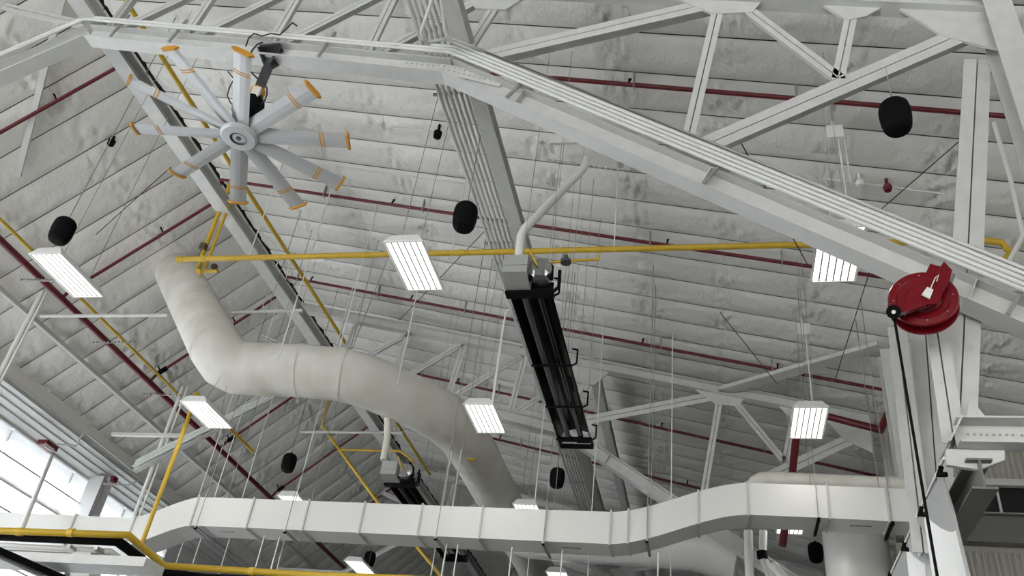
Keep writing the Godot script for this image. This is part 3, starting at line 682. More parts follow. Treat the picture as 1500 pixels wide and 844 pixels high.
func build_ducts() -> void:
	var z := -16.0; var d := 0.68
	var o := thing("rectangular_duct", V(-5, 5.9, z), "long white rectangular duct with two offset bends across the lower picture", "duct")
	var seams := [-17.6, -15.6, -13.55, V(-12.086,5.55,-16).x, V(-10.731,5.907,-16).x, V(-9.429,5.883,-16).x, V(-8.17,5.859,-16).x, V(-6.936,5.838,-16).x, V(-5.697,5.889,-16).x, V(-4.44,5.871,-16).x, V(-3.152,5.925,-16).x, V(-1.899,5.937,-16).x, V(-1.565,5.992,-16).x, V(-1.195,6.074,-16).x, V(-.257,6.379,-16).x, V(0.66,6.548,-16).x, V(2.084,6.599,-16).x, V(3.103,6.571,-16).x, 4.3]
	for i in seams.size() - 1:
		var a := []
		var n := 8 if absf(duct_mid(seams[i]) - duct_mid(seams[i + 1])) > 0.02 else 1
		for k in n + 1:
			var x := lerpf(seams[i], seams[i + 1], float(k) / n)
			a.append(Vector2(x, duct_mid(x)))
		rect_duct_section(o, a, z, d)
	for i in range(1, seams.size() - 1):
		var x: float = seams[i]
		var y := duct_mid(x)
		var s := Shape.new()
		s.box(V(x, y, z + 0.015), V(0.035, 0.69, 0.03)); s.box(V(x, y - 0.33, z - d / 2), V(0.035, 0.03, d)); s.box(V(x, y + 0.33, z - d / 2), V(0.035, 0.03, d))
		part("flange", s, M.rib, o)
	for k in 3:
		var p: Vector3 = [V(-10.012,5.617,-16.3), V(-2.662,5.598,-16.3), V(2.655,6.192,-16.3)][k]
		p.y = duct_mid(p.x) - 0.318
		var s := Shape.new()
		for i in 8:
			var h: float = [0.07, 0.05, 0.07, 0.06, 0.07, 0.05, 0.07, 0.06][i]
			s.box(p + V(0.048 * i - 0.17, 0, 0.0), V(0.03, 0.004, h * 0.35)); s.box(p + V(0.048 * i - 0.18, 0, 0), V(0.011, 0.004, h))
		part("lettering", s, M.ink, o, "small black maker's lettering on the underside")
	# trapeze hangers of the rectangular duct
	var where := ["at the left bend of the rectangular duct", "under the light peeping over the duct at left", "under the duct below the far tube heater", "under the duct in the middle, paired with a seam", "at the start of the right bend of the duct", "under the right pendant light on a long wire", "beside the white curtain at the duct's right end"]
	var xs := [V(-10.545,5.659,-16).x, V(-8.51,5.657,-16).x, V(-5.293,5.614,-16).x, V(-3.152,5.642,-16).x, V(-1.201,5.796,-16).x, V(1.885,6.226,-16).x, V(3.136,6.201,-16).x]
	for k in 7:
		var x: float = xs[k]
		var y := duct_mid(x) - 0.37
		var h := thing("duct_hanger", V(x, y - 0.02, z - d / 2), "trapeze hanger " + where[k], "hanger", "trapeze hangers of the rectangular duct")
		part("trapeze_bar", Shape.new().bar(V(x, y, z + 0.1), V(x, y, z - d - 0.12), 0.05, 0.04), [M.zinc, M.black][1 if k > 4 else 0], h)
		part("rod", Shape.new().tube([V(x, y - 0.03, z + 0.06), V(x, y + 0.95, z + 0.06), V(x, roof_y(x) - 0.05, z + 0.06 - (1.6 if k == 1 else 0.0))], 0.008, 6), M.wire, h)
		part("rod", Shape.new().tube([V(x, y - 0.03, z - d - 0.06), V(x, roof_y(x) - 0.05, z - d - 0.06)], 0.008, 6), M.wire, h)
		part("nut", Shape.new().box(V(x, y - 0.02, z + 0.06), V(0.05, 0.05, 0.05)), M.black, h)
	# round duct
	o = thing("round_duct", V(-8, 8.3, -16), "huge round cream insulated duct zigzagging back under the roof", "duct")
	var Y := 9.0
	var pts := [V(-14.664,13.386,-17.123), V(-10.877,9.35,-15.018), V(-10.632,9.1,-15.141), V(-10.343,9,-15.243), V(-9.847,9,-15.303), V(-8.874,9,-15.361), V(-7.961,9,-15.538), V(-7.55,9,-15.747), V(-7.186,9,-16.113), V(-6.581,9,-16.806), V(-6.118,9,-17.535), V(-5.9, Y, -18.4), V(-5.82, Y, -19.5), V(-5.78, Y, -24), V(-5.75, Y, -33.5)]
	part("run", Shape.new().tube(pts, 0.59, 32, true), M.round_duct, o)
	for i in [1, 5, 6, 10, 12]:
		var p: Vector3 = pts[i]; var t: Vector3 = (pts[i + 1] - pts[i - 1]).normalized()
		part("band", Shape.new().tube([p - t * 0.07, p + t * 0.07], 0.602, 32, false), M.round_duct, o)
	for k in 2:
		var p: Vector3 = [V(-9.193,8.575,-15.5), V(-5.552,8.349,-18.5)][k]
		var s := Shape.new()
		part("tag", s.box(p + V(0, 0, 0.1), V(0.2, 0.03, 0.1)), M.yellow, o, "small yellow flow sticker")
	for k in 4:
		var p: Vector3 = [V(-9.3, 9, -15.1), V(-6.95, 9, -16.2), V(-5.8, 9, -19.8), V(-8.3, 9, -15.75)][k]
		part("hanger_rod", Shape.new().tube([p + V(0.3, -0.2, 0.55), V(p.x + 0.3, roof_y(p.x + 0.3) - 0.05, p.z + 0.55)], 0.014, 6), M.rod, o)
	part("branch", Shape.new().tube([V(-5.75, 8.3, -22.5), V(-4.8, 8.05, -22.5), V(-3, 8.0, -22.5), V(-0.5, 7.95, -22.5), V(0.6, 7.7, -22.5)], 0.62, 28), M.duct, o)
	single("vertical_duct", Shape.new().tube([V(3.345,7.479,-21.6) * V(1, 0, 1) + V(0, FL, 0), V(3.345,7.479,-21.6) * V(1, 0, 1) + V(0, 8.8, 0)], 0.74, 40), M.duct, "fat glossy white vertical duct at the bottom right behind the speaker", "duct")
	o = thing("round_pipe_duct", V(2, 6.9, -16.8), "small round cream duct lying along the top of the rectangular duct", "duct")
	var e1 := V(0.852,7.424,-16.93); var e2 := V(3.705,7.356,-16.93)
	part("run", Shape.new().tube([e1 + V(0, -0.05, -0.6), e1 + V(0.02, 0, -0.2), e1 + V(0.12, 0, -0.04), e1 + V(0.3, 0, 0), e2 + V(0.8, 0, 0)], 0.145, 16), M.round_duct, o)
	part("clamp", Shape.new().tube([V(3.312,7.372,-16.93), V(3.362,7.373,-16.93)], 0.165, 16), M.rib, o)

# ---------------------------------------------------------------- hung equipment
func pendant_lights() -> void:
	var h := 7.65
	var o := thing("pendant_light", V(0, 0, 0), "", "light", "pendant lights in rows")
	var s := Shape.new()
	s.hull8([V(-0.305, 0.0, -0.61), V(0.305, 0.0, -0.61), V(0.305, 0, 0.61), V(-0.305, 0, 0.61), V(-0.2, 0.13, -0.58), V(0.2, 0.13, -0.58), V(0.2, 0.13, 0.58), V(-0.2, 0.13, 0.58)])
	part("housing", s, M.housing, o)
	s = Shape.new()
	for k in [-1.0, 1.0]:
		s.box(V(0.297 * k, -0.012, 0), V(0.022, 0.03, 1.23)); s.box(V(0, -0.012, 0.607 * k), V(0.6, 0.03, 0.022))
	part("frame", s, M.fixture_frame, o)
	for k in 6:
		part("lamp", Shape.new().box(V(-0.24 + 0.096 * k, -0.006, 0), V(0.07, 0.012, 1.17)), M.lamp, o)
	for k in 7:
		part("reflector", Shape.new().bar(V(-0.288 + 0.096 * k, -0.008, -0.595), V(-0.288 + 0.096 * k, -0.006, 0.595), 0.013, 0.02), M.ridge, o)
	var labels := ["upper left pendant light in front of the dark red main", "upper middle pendant light hanging in front of the yellow pipe", "upper right pendant light partly hidden by the sloping truss chord",
		"lower left pendant light above the slanting yellow drop", "lower middle pendant light in front of the round duct", "lower right pendant light above the small round duct",
		"left pendant light just peeping over the rectangular duct", "middle pendant light just showing above the rectangular duct", "right pendant light seen as a sliver under the rectangular duct",
		"lowest pendant light at the bottom left of centre", "pendant light cut off by the bottom edge near the middle", "far right pendant light below the frame"]
	var n := 0
	var lights := []
	for row in 4:
		for col in 3:
			if row == 3 and col == 2: continue
			var at := V([-1.369, -0.568, 0.227][col] * h, h, [-1.295, -1.947, -2.6, -3.245][row] * h)
			var c: Node3D
			if n == 0:
				c = o; o.position = at; o.set_meta("label", labels[0])
			else:
				c = copy_of(o, at, labels[n])
			lights.append([c, at, col])
			var l := AreaLight3D.new()
			l.name = "lamp_light"; l.area_size = Vector2(0.56, 1.18); l.light_energy = 0.9; l.light_color = Color(1, 0.99, 0.96)
			l.area_range = 60.0; l.area_attenuation = 2.0
			l.shadow_enabled = true
			l.position = at + V(0, -0.045, 0); l.rotation = V(-PI / 2, 0, 0)
			add_child(l, true)
			n += 1
	for m in lights.size():
		var c: Node3D = lights[m][0]; var at: Vector3 = lights[m][1]; var col: int = lights[m][2]
		n = m
		base_of[c] = Vector3()
		for k in [-1.0, 1.0]:
			var lean: float = 0.0 if n == 3 else -0.2 if col == 1 else 0.0
			var tx: float = 0.12 + lean
			part("suspension_wire", Shape.new().tube([V(-0.15 if lean < 0 else 0.1, 0.12, 0.36 * k), V(tx, roof_y(at.x + tx) - at.y - 0.05 if n != 3 else 0.82, 0.34 * k if n != 3 else 0.15 * k)], 0.005, 5), M.wire, c)
		if n == 4: part("stem", Shape.new().tube([V(0.0, 0.12, -0.4), V(0.0, 2.7, -0.4), V(0.02, 2.82, -0.4), V(0.07, 2.86, -0.4), V(0.1, 2.84, -0.4)], 0.022, 8), M.rod, c)

func pendant_speakers() -> void:
	var o := thing("pendant_speaker", V(0, 0, 0), "", "speaker", "black pendant speakers")
	part("body", Shape.new().lathe(V(0, 0, 0), [Vector2(0.0, -0.235), Vector2(0.11, -0.232), Vector2(0.145, -0.215), Vector2(0.168, -0.17), Vector2(0.182, -0.08), Vector2(0.19, 0.03), Vector2(0.188, 0.12), Vector2(0.175, 0.19), Vector2(0.14, 0.235), Vector2(0.08, 0.255), Vector2(0.0, 0.26)], 32), M.black, o)
	part("grille", Shape.new().lathe(V(0, 0, 0), [Vector2(0.0, -0.243), Vector2(0.1, -0.241), Vector2(0.108, -0.23)], 28), M.black, o)
	part("bracket", Shape.new().box(V(0, 0.27, 0), V(0.06, 0.05, 0.06)), M.black, o)
	var places := [V(2.318,8.414,-8.15), V(-3.656,8.5,-9.825), V(-10.886,8.5,-9.767), V(-10.878,8.656,-19.6), V(-3.721,8.539,-19.8), V(2.541,8,-22.741), V(-10.884,8.4,-26.413)]
	var labels := ["largest black pendant speaker at the upper right", "black pendant speaker by the six conduits in the middle", "black pendant speaker touching the upper left pendant light", "black pendant speaker left of the far tube heater", "black pendant speaker below the near tube heater", "black pendant speaker under the duct at the lower right", "small far black pendant speaker at the bottom beside the lowest light"]
	var tops := [0.95, 3.0, 3.2, 3.0, 2.6, 2.2, 3.0]
	var made := []
	for k in 7:
		var c: Node3D = o
		if k == 0:
			o.position = places[0]; o.set_meta("label", labels[0])
		else:
			c = copy_of(o, places[k], labels[k])
		made.append(c)
	for k in 7:
		var c: Node3D = made[k]
		var reach: float = tops[k] if k == 0 else 10.3 - places[k].y if k == 1 else 10.46 - places[k].y if k == 4 else roof_y(places[k].x) - places[k].y - 0.05
		base_of[c] = Vector3()
		part("cable", Shape.new().tube([V(0, 0.28, 0), V(0, reach, 0)], 0.009, 5), M.wire, c)

func ceiling_fan() -> void:
	var hub := V(-6.82, 8.88, -8.15)
	var o := thing("ceiling_fan", hub, "large ten-bladed silver ceiling fan with yellow blade tips", "fan")
	part("hub", Shape.new().lathe(hub, [Vector2(0.0, -0.085), Vector2(0.12, -0.085), Vector2(0.13, -0.1), Vector2(0.25, -0.095), Vector2(0.28, -0.07), Vector2(0.285, -0.03), Vector2(0.27, 0.0), Vector2(0.0, 0.0)], 40), M.blade, o)
	part("hub_cap", Shape.new().lathe(hub, [Vector2(0.0, -0.1), Vector2(0.035, -0.1), Vector2(0.04, -0.08)], 14), M.steel, o)
	part("hub_ring", Shape.new().lathe(hub, [Vector2(0.095, -0.086), Vector2(0.105, -0.092), Vector2(0.128, -0.102), Vector2(0.132, -0.1)], 32), M.steel, o)
	part("rotor_ring", Shape.new().lathe(hub, [Vector2(0.27, -0.01), Vector2(0.3, 0.0), Vector2(0.3, 0.05), Vector2(0.2, 0.06)], 36), M.black, o)
	var mo := part("motor", Shape.new().lathe(hub, [Vector2(0.17, 0.05), Vector2(0.17, 0.22), Vector2(0.1, 0.28), Vector2(0.1, 0.34), Vector2(0.19, 0.38), Vector2(0.2, 0.6), Vector2(0.17, 0.72), Vector2(0.1, 0.8), Vector2(0.0, 0.8)], 20), M.black, o)
	part("gear_cover", Shape.new().box(hub + V(0.06, 0.78, 0.1), V(0.12, 0.22, 0.1), Basis(Vector3.UP, 0.4)), M.tag, mo)
	part("gear_box", Shape.new().box(hub + V(-0.12, 0.52, 0.14), V(0.16, 0.2, 0.16), Basis(Vector3.UP, 0.5)), M.black, mo)
	part("gear_ring", Shape.new().lathe(hub, [Vector2(0.09, 0.86), Vector2(0.12, 0.86), Vector2(0.12, 0.96), Vector2(0.09, 0.96)], 16), M.tip, mo)
	var top := V(hub.x, 10.78, hub.z)
	part("downrod", Shape.new().bar(hub + V(0, 0.75, 0), top + V(0, -0.12, 0), 0.11, 0.11, V(0, 0, 1)), M.steel, o)
	var mp := part("mount", Shape.new().box(top + V(0, -0.03, 0), V(0.36, 0.04, 0.34)), M.steel, o)
	for k in [-1.0, 1.0]:
		part("mount_plate", Shape.new().plate([top + V(0.1 * k, -0.02, 0.15), top + V(0.22 * k, -0.04, 0.15), top + V(0.06 * k, -0.36, 0.06), top + V(0.06 * k, -0.36, -0.06), top + V(0.2 * k, -0.04, -0.15)], V(0.02, 0, 0)), M.steel, mp)
	var r0 := 0.2; var r1 := 1.66
	for k in 10:
		var ang := deg_to_rad(27.0 + 36.0 * k)
		var out := V(cos(ang), 0, sin(ang))
		var across := V(-sin(ang), 0, cos(ang))
		var tilt := across * cos(0.2) + Vector3.UP * sin(0.2)
		var nrm := out.cross(tilt).normalized()
		if nrm.y < 0: nrm = -nrm
		var s := Shape.new()
		var prof := [Vector2(-0.132, 0.0), Vector2(-0.06, -0.012), Vector2(0.02, -0.016), Vector2(0.132, 0.0), Vector2(0.03, 0.016), Vector2(-0.06, 0.014)]
		var c := hub + V(0, -0.01, 0)
		for i in 6:
			var p: Vector2 = prof[i]; var q: Vector2 = prof[(i + 1) % 6]
			s.face(c + out * r0 + tilt * p.x + nrm * p.y, c + out * r0 + tilt * q.x + nrm * q.y, c + out * r1 + tilt * q.x + nrm * q.y, c + out * r1 + tilt * p.x + nrm * p.y, c + out * (r0 + r1) / 2)
		var b := part("blade", s, M.blade, o)
		s = Shape.new()
		var e := c + out * (r1 + 0.005)
		s.plate([e - tilt * 0.17 + nrm * 0.01, e - tilt * 0.11 - nrm * 0.035, e + tilt * 0.11 - nrm * 0.035, e + tilt * 0.17 + nrm * 0.01, e + tilt * 0.1 + nrm * 0.04, e - tilt * 0.1 + nrm * 0.04], out * 0.035)
		part("blade_tip", s, M.tip, b)
		s = Shape.new()
		for dd in [-0.022, 0.022]:
			var m: Vector3 = c + out * (1.27 + dd)
			s.plate([m - tilt * 0.134 - nrm * 0.002, m - tilt * 0.06 - nrm * 0.0145, m + tilt * 0.02 - nrm * 0.0185, m + tilt * 0.134 - nrm * 0.002, m + tilt * 0.03 + nrm * 0.018, m - tilt * 0.06 + nrm * 0.016], out * 0.02)
		part("blade_band", s, M.tip, b)
	single("fan_cable", Shape.new().tube([V(-6.961,10.822,-7.98), V(-7.029,10.755,-7.96), V(-7.08,10.609,-7.96), V(-7.077,10.409,-7.96), V(-7.032,10.252,-7.97), V(-6.974,10.134,-8), V(-6.842,10.017,-8.05)], 0.013, 6), M.cable, "looping black cable hanging left of the fan's drop tube", "cable")
	single("fan_cable", Shape.new().tube([V(-6.708,9.923,-8.05), V(-6.603,9.771,-8.05), V(-6.56,9.627,-8.05), V(-6.577,9.524,-8.08), V(-6.628,9.475,-8.1)], 0.012, 6), M.cable, "short black cable looping at the right of the fan's drop tube", "cable")
	single("fan_cable", Shape.new().tube([V(-7.127,10.581,-7.85), V(-7.144,10.786,-7.85), V(-7.082,10.897,-7.85), V(-6.909,10.806,-7.85), V(-6.737,10.788,-7.8), V(-6.553,10.73,-7.8), V(-6.461,10.905,-7.8), V(-6.422,11.019,-7.8), V(-6.31,10.918,-7.8)], 0.012, 6), M.cable, "black cable lying over the conduits above the fan mount", "cable")
	single("fan_cable", Shape.new().tube([V(-8.491,11.708,-9.2), V(-8.112,11.232,-9), V(-7.954,10.776,-8.8), V(-7.743,10.327,-8.6), V(-7.546,10.033,-8.5), V(-7.301,9.773,-8.4)], 0.012, 6), M.cable, "thin black cable curving left of the fan hub", "cable")

func tube_heater(called_at: Vector3, label: String, ca := 0.2, cb := -0.2) -> Node3D:
	# base: middle of the burner end at tube height
	var o := thing("tube_heater", called_at, label, "heater", "black tube heaters")
	var p := called_at
	var len := 4.75
	var w := 0.31
	var s := Shape.new()
	var sec := [Vector2(-w, -0.06), Vector2(-w * 0.75, 0.14), Vector2(-w * 0.2, 0.2), Vector2(w * 0.2, 0.2), Vector2(w * 0.75, 0.14), Vector2(w, -0.06)]
	for i in 5:
		var a: Vector2 = sec[i]; var b: Vector2 = sec[i + 1]
		var m := (b - a).orthogonal().normalized() * 0.006
		s.hull8([p + V(a.x - m.x, a.y - m.y, 0), p + V(b.x - m.x, b.y - m.y, 0), p + V(b.x + m.x, b.y + m.y, 0), p + V(a.x + m.x, a.y + m.y, 0), p + V(a.x - m.x, a.y - m.y, -len), p + V(b.x - m.x, b.y - m.y, -len), p + V(b.x + m.x, b.y + m.y, -len), p + V(a.x + m.x, a.y + m.y, -len)])
	part("reflector", s, M.gloss, o)
	for x in [-0.12, 0.12]:
		part("radiant_tube", Shape.new().tube([p + V(x, 0, 0.1), p + V(x, 0, -len + 0.15)], 0.05, 14), [M.steel, M.gloss][0 if x < 0 else 1], o)
	part("return_bend", Shape.new().tube([p + V(-0.12, 0, -len + 0.15), p + V(-0.11, 0, -len + 0.05), p + V(-0.05, 0, -len - 0.02), p + V(0.05, 0, -len - 0.02), p + V(0.11, 0, -len + 0.05), p + V(0.12, 0, -len + 0.15)], 0.05, 12), M.gloss, o)
	for z in [-0.02, -1.95, -3.35, -len + 0.12]:
		var h := part("hanger", Shape.new().bar(p + V(-w - 0.02, -0.075, z), p + V(w + 0.02, -0.075, z), 0.05, 0.025), M.black, o)
		part("hook", Shape.new().tube([p + V(w + 0.02, -0.075, z), p + V(w + 0.09, -0.03, z), p + V(w + 0.09, 0.22, z), p + V(w + 0.0, 0.24, z)], 0.016, 6), M.black, h)
		if ca < 0.0 and z > -1.0: continue
		part("chain", Shape.new().tube([p + V(ca, 0.15, z), p + V(ca, roof_y(p.x + ca) - p.y, z)], 0.004, 5).tube([p + V(cb, 0.15, z), p + V(cb, roof_y(p.x + cb) - p.y, z)], 0.004, 5), M.wire, h)
	s = Shape.new()
	s.box(p + V(0, -0.02, -len + 0.02), V(0.62, 0.09, 0.03)); s.box(p + V(0, -0.02, -len - 0.28), V(0.62, 0.09, 0.03)); s.box(p + V(-0.3, -0.02, -len - 0.13), V(0.03, 0.09, 0.3)); s.box(p + V(0.3, -0.02, -len - 0.13), V(0.03, 0.09, 0.3))
	part("end_frame", s, M.black, o)
	part("end_reflector", Shape.new().box(p + V(0.12, 0.04, -len - 0.13), V(0.25, 0.012, 0.24)), M.alu, o)
	part("baffle_plate", Shape.new().box(p + V(0.12, 0.12, -len * 0.64), V(0.07, 0.012, 0.5)), M.alu, o)
	s = Shape.new()
	s.box(p + V(0, -0.01, 0.1), V(0.68, 0.16, 0.03)); 
	part("burner_plate", s, M.black, o)
	part("plate_edge", Shape.new().box(p + V(0, -0.1, 0.06), V(0.7, 0.03, 0.16)), M.black, o)
	var bb := part("burner_box", Shape.new().hull8([p + V(-0.33, -0.06, 0.12), p + V(0.02, -0.06, 0.12), p + V(0.02, 0.28, 0.12), p + V(-0.33, 0.28, 0.12), p + V(-0.33, -0.02, 0.5), p + V(0.02, -0.02, 0.5), p + V(0.02, 0.28, 0.5), p + V(-0.33, 0.28, 0.5)]), M.boxgrey, o)
	part("box_seam", Shape.new().box(p + V(-0.155, 0.1, 0.505), V(0.33, 0.012, 0.012)), M.zinc, bb)
	var bl := part("blower", Shape.new().lathe(p + V(0.18, 0.12, 0.3), [Vector2(0.0, -0.17), Vector2(0.1, -0.17), Vector2(0.16, -0.13), Vector2(0.17, 0.1), Vector2(0.1, 0.14), Vector2(0.0, 0.14)], 20, Basis(Vector3.RIGHT, PI / 2)), M.alu, o)
	part("blower_hood", Shape.new().tube([p + V(0.03, -0.02, 0.3), p + V(0.04, 0.2, 0.3), p + V(0.12, 0.31, 0.3), p + V(0.24, 0.31, 0.3), p + V(0.33, 0.2, 0.3), p + V(0.34, -0.02, 0.3)], 0.03, 8), M.black, bl)
	part("motor", Shape.new().box(p + V(0.2, -0.02, 0.42), V(0.14, 0.1, 0.12)), M.alu, bl)
	part("gas_hose", Shape.new().tube([p + V(0.05, 0.3, 0.45), p + V(0.02, 0.38, 0.5), p + V(0.1, 0.2, 0.55), p + V(0.16, 0.1, 0.48)], 0.014, 6), M.yellow, o)
	part("side_arm", Shape.new().tube([p + V(0.33, -0.08, 0.08), p + V(0.42, -0.02, 0.12), p + V(0.42, 0.24, 0.16)], 0.025, 8), M.black, o)
	return o

func build_equipment() -> void:
	pendant_lights()
	pendant_speakers()
	ceiling_fan()
	tube_heater(V(-2.47, 7.1, -9.87), "long black tube heater hanging in the middle of the roof")
	tube_heater(V(-6.66, 7.15, -17.05), "far black tube heater partly hidden behind the rectangular duct", -0.08, -0.25)
	# gas feed of the near heater
	var o := thing("gas_regulator", V(-2.147,8.215,-10.6), "grey gas regulator on a thin yellow pipe beside the heater", "regulator")
	part("body", Shape.new().lathe(V(-2.157,8.202,-10.6), [Vector2(0.0, -0.06), Vector2(0.08, -0.05), Vector2(0.09, 0.0), Vector2(0.05, 0.03), Vector2(0.03, 0.1), Vector2(0.0, 0.11)], 16), M.steel, o)
	part("feed_pipe", Shape.new().tube([V(-2.372,8.182,-10.6), V(-1.654,8.211,-10.6), V(-1.648,8.292,-10.6)], 0.022, 8), M.yellow, o)
	part("feed_pipe", Shape.new().tube([V(-2.374,8.195,-10.6), V(-2.349,7.792,-10.4), V(-2.326,7.542,-10.2)], 0.018, 8), M.yellow, o)
	part("flex_hose", Shape.new().tube([V(-2.621,8.114,-10.5), V(-2.504,8.137,-10.5), V(-2.385,7.95,-10.4), V(-2.306,7.717,-10.3)], 0.012, 6), M.yellow, o)
	# far heater flue
	single("flue_pipe", Shape.new().tube([V(-7.0, 7.47, -16.62), V(-7.02, 8.0, -16.62), V(-7.08, 8.5, -16.5)], 0.08, 12), M.round_duct, "cream flue pipe rising from the far tube heater", "flue")
	# hose reel
	o = thing("hose_reel", V(2.016,4.958,-7.6), "glossy red hose reel clamped to the sloping truss chord", "reel")
	var c := V(2.083,5.302,-7.62)
	var ax := Basis(Vector3.UP, -0.18) * Basis(Vector3.RIGHT, PI / 2)
	part("drum", Shape.new().lathe(c, [Vector2(0.2, -0.03), Vector2(0.315, -0.03), Vector2(0.325, -0.015), Vector2(0.315, 0.005), Vector2(0.25, 0.012), Vector2(0.235, 0.0), Vector2(0.17, 0.0), Vector2(0.15, 0.02), Vector2(0.0, 0.02)], 48, ax), M.reel, o)
	part("drum_core", Shape.new().lathe(c, [Vector2(0.0, -0.15), Vector2(0.24, -0.15), Vector2(0.24, -0.03)], 40, ax), M.black, o)
	part("drum_back", Shape.new().lathe(c, [Vector2(0.0, -0.17), Vector2(0.325, -0.17), Vector2(0.33, -0.155), Vector2(0.325, -0.14), Vector2(0.2, -0.14)], 48, ax), M.reel, o)
	for k in 8:
		var q := c + ax * V(0.27 * cos(k * TAU / 8), 0.014, 0.27 * sin(k * TAU / 8))
		part("rivet", Shape.new().lathe(q, [Vector2(0.008, 0), Vector2(0.006, 0.006), Vector2(0, 0.007)], 8, ax), M.zinc, o)
	part("arm", Shape.new().plate([V(2.333,5.722,-7.6), V(2.375,5.572,-7.55), V(2.322,5.418,-7.5), V(2.154,5.122,-7.48), V(2.062,5.116,-7.48), V(2.12,5.357,-7.5)], V(0.0, 0.0, 0.05)), M.reel, o)
	part("arm", Shape.new().plate([V(2.133,5.338,-7.52), V(2.137,5.144,-7.5), V(1.794,5.022,-7.5), V(1.755,5.103,-7.5)], V(0, 0, 0.06)), M.reel, o)
	part("mount_bracket", Shape.new().plate([V(2.274,5.888,-7.85), V(2.459,5.811,-7.85), V(2.369,5.512,-7.7), V(2.157,5.629,-7.7)], V(0, 0, 0.04)), M.reel, o)
	part("tag", Shape.new().plate([V(2.089,5.306,-7.44), V(2.14,5.272,-7.44), V(2.093,5.168,-7.44), V(2.027,5.218,-7.44)], V(0, 0, 0.02)), M.tag, o)
	part("tag_loop", Shape.new().tube([V(2.118,5.289,-7.44), V(2.181,5.42,-7.44), V(2.217,5.452,-7.44), V(2.187,5.378,-7.44)], 0.006, 5), M.tag, o)
	part("guide_roller", Shape.new().tube([V(1.797,5.164,-7.65), V(1.75,5.029,-7.45)], 0.07, 10), M.black, o)
	part("roller_pin", Shape.new().tube([V(1.752,5.035,-7.46), V(1.745,5.015,-7.43)], 0.02, 8), M.tag, o)
	for q in [[V(2.309,5.925,-7.9), V(2.256,5.764,-7.85)], [V(2.499,5.794,-7.9), V(2.386,5.517,-7.85)]]:
		part("clamp", Shape.new().bar(q[0], q[1], 0.03, 0.03, V(0, 0, 1)), M.zinc, o)
	single("reel_hose", Shape.new().tube([V(1.77,5.024,-7.55), V(1.77,5.024,-7.55) + V(-0.005, -2.0, 0), V(1.77,5.024,-7.55) + V(0.0, -5.2, 0)], 0.013, 8), M.black, "black hose hanging straight down from the red reel", "hose")
	# curtain
	var x := 2.14; var top := 3.79
	o = thing("curtain", V(x, FL, -11), "white fabric curtain hung in scallops from a rope", "curtain")
	var hooks := [-8.3, -9.3, -10.35, -11.4, -12.4, -13.5, -14.6, -15.7]
	part("rope", Shape.new().tube([V(x, top + 0.04, -8.15), V(x, top, -12), V(x, top, -20)], 0.016, 6), M.rod, o)
	var s := Shape.new(); var flap_shade := Shape.new()
	for i in hooks.size() - 1:
		for k in 10:
			var ps := []
			for kk in [k, k + 1]:
				var t: float = kk / 10.0
				var z: float = lerpf(hooks[i], hooks[i + 1], t)
				var dip := 0.5 * pow(sin(PI * t), 0.8)
				ps.append([V(x, top - 0.02, z), V(x + 0.16 * sin(PI * t), top - 0.03 - dip * 0.75, z), z, t])
			flap_shade.face(ps[0][0], ps[1][0], ps[1][1], ps[0][1], V(x + 5, 0, -11))
			var prev := []
			for j in 15:
				var row := []
				for q in ps:
					var drop: float = (q[1].y - FL - 0.1) * j / 14.0
					var wav: float = 0.09 * sin(q[2] * 5.0 + 0.6 * sin(q[2] * 2.3)) * minf(1.0, j / 4.0)
					row.append(V(q[1].x + wav, q[1].y - drop, q[2]))
				if j: s.face(prev[0], prev[1], row[1], row[0], V(x + 5, 0, -11))
				prev = row
	part("fabric", s, M.cloth, o)
	part("shaded_flap", flap_shade, M.flap_shade, o, "sagging top flap of the fabric, its shade put in as grey")
	for z in hooks:
		part("hook", Shape.new().tube([V(x, top + 0.02, z), V(x - 0.03, top - 0.06, z), V(x + 0.02, top - 0.08, z + 0.05)], 0.028, 6), M.black, o)
	# bracing wires
	var ends := [[V(-7.092,10.749,-16), V(-4.934,12.838,-15.097)], [V(2.763,10.068,-12), V(4.029,10.827,-11.118)], [V(0.492,9.558,-9.5), V(1.685,9.439,-12.5)], [V(0.245,10.502,-15.5), V(1.535,10.504,-18.5)], [V(2.811,10.546,-18.5), V(2.935,10.158,-13.5)], [V(-13.122,10.827,-12.6), V(-12.007,12.784,-12.6)]]
	var wl := ["dark bracing wire rising right behind the upper middle light", "dark bracing wire at the upper right beyond the column", "dark bracing wire left of the upper right light", "dark bracing wire above the lower right light", "thin bracing wire running up behind the sloping chord", "thin bracing wire right of the upper left light"]
	for k in 6:
		single("bracing_wire", Shape.new().tube(ends[k], 0.009, 5), M.cable, wl[k], "wire", "bracing wires under the roof")
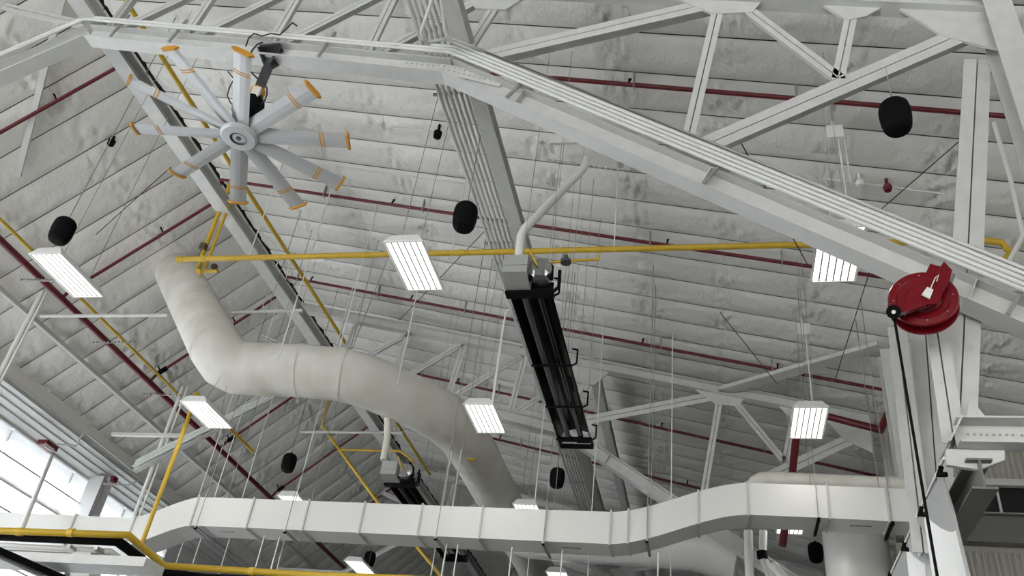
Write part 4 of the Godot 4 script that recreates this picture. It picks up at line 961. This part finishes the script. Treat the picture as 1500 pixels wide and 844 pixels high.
	for k in 2:
		var p: Vector3 = [V(2.681,11.037,-12.236), V(3.128,10.934,-12.279)][k]
		single("detector_head", Shape.new().lathe(p, [Vector2(0.0, -0.08), Vector2(0.06, -0.07), Vector2(0.08, 0.0), Vector2(0.06, 0.06), Vector2(0.03, 0.08), Vector2(0.03, 0.25), Vector2(0.0, 0.25)], 14), [M.tag, M.red][k], ["pale round detector head on the upper right roof", "dark red round detector head on the upper right roof"][k], "detector")
	single("detector_head", Shape.new().lathe(V(-13.833,13.583,-12.463), [Vector2(0.0, -0.08), Vector2(0.08, -0.07), Vector2(0.09, 0.06), Vector2(0.03, 0.08), Vector2(0.03, 0.2), Vector2(0, 0.2)], 14), M.black, "small black detector on the left slope near the fan", "detector")
	single("detector_head", Shape.new().lathe(V(-5.474,12.862,-12.169), [Vector2(0.0, -0.09), Vector2(0.08, -0.08), Vector2(0.09, 0.06), Vector2(0.03, 0.08), Vector2(0.03, 0.3), Vector2(0, 0.3)], 14), M.black, "small black detector left of the six conduits", "detector")

func _ready() -> void:
	# camera, sky, sun, exposure
	var cam := Camera3D.new()
	cam.name = "camera"
	cam.transform = Transform3D(Basis(V(0.97513,0.11306,-0.19063),V(0.01999,0.81174,0.58367),V(0.22073,-0.57297,0.78930)), Vector3())
	cam.fov = 36.8428; cam.near = 0.05; cam.far = 400.0; cam.current = true
	add_child(cam)
	var env := Environment.new()
	var sky := ProceduralSkyMaterial.new()
	sky.sky_top_color = Color(0.82, 0.825, 0.83); sky.sky_horizon_color = Color(0.91, 0.90, 0.88)
	sky.ground_bottom_color = Color(0.5, 0.5, 0.48); sky.ground_horizon_color = Color(0.7, 0.7, 0.68)
	sky.sky_energy_multiplier = 2.2
	env.background_mode = Environment.BG_SKY
	env.sky = Sky.new(); env.sky.sky_material = sky
	env.tonemap_mode = Environment.TONE_MAPPER_LINEAR
	env.tonemap_exposure = 1.46
	env.sdfgi_enabled = true; env.ssao_enabled = true; env.ssil_enabled = true
	var we := WorldEnvironment.new()
	we.name = "environment"; we.environment = env
	add_child(we)
	var sun := DirectionalLight3D.new()
	sun.name = "sun"; sun.light_energy = 4.5; sun.light_color = Color(1, 0.995, 0.985); sun.light_angular_distance = 2.0
	sun.shadow_enabled = true
	sun.look_at_from_position(V(-30, 30, 26), Vector3())
	add_child(sun)
	make_materials()
	build_setting()
	build_steel()
	build_conduits()
	build_ducts()
	build_pipes()
	build_equipment()
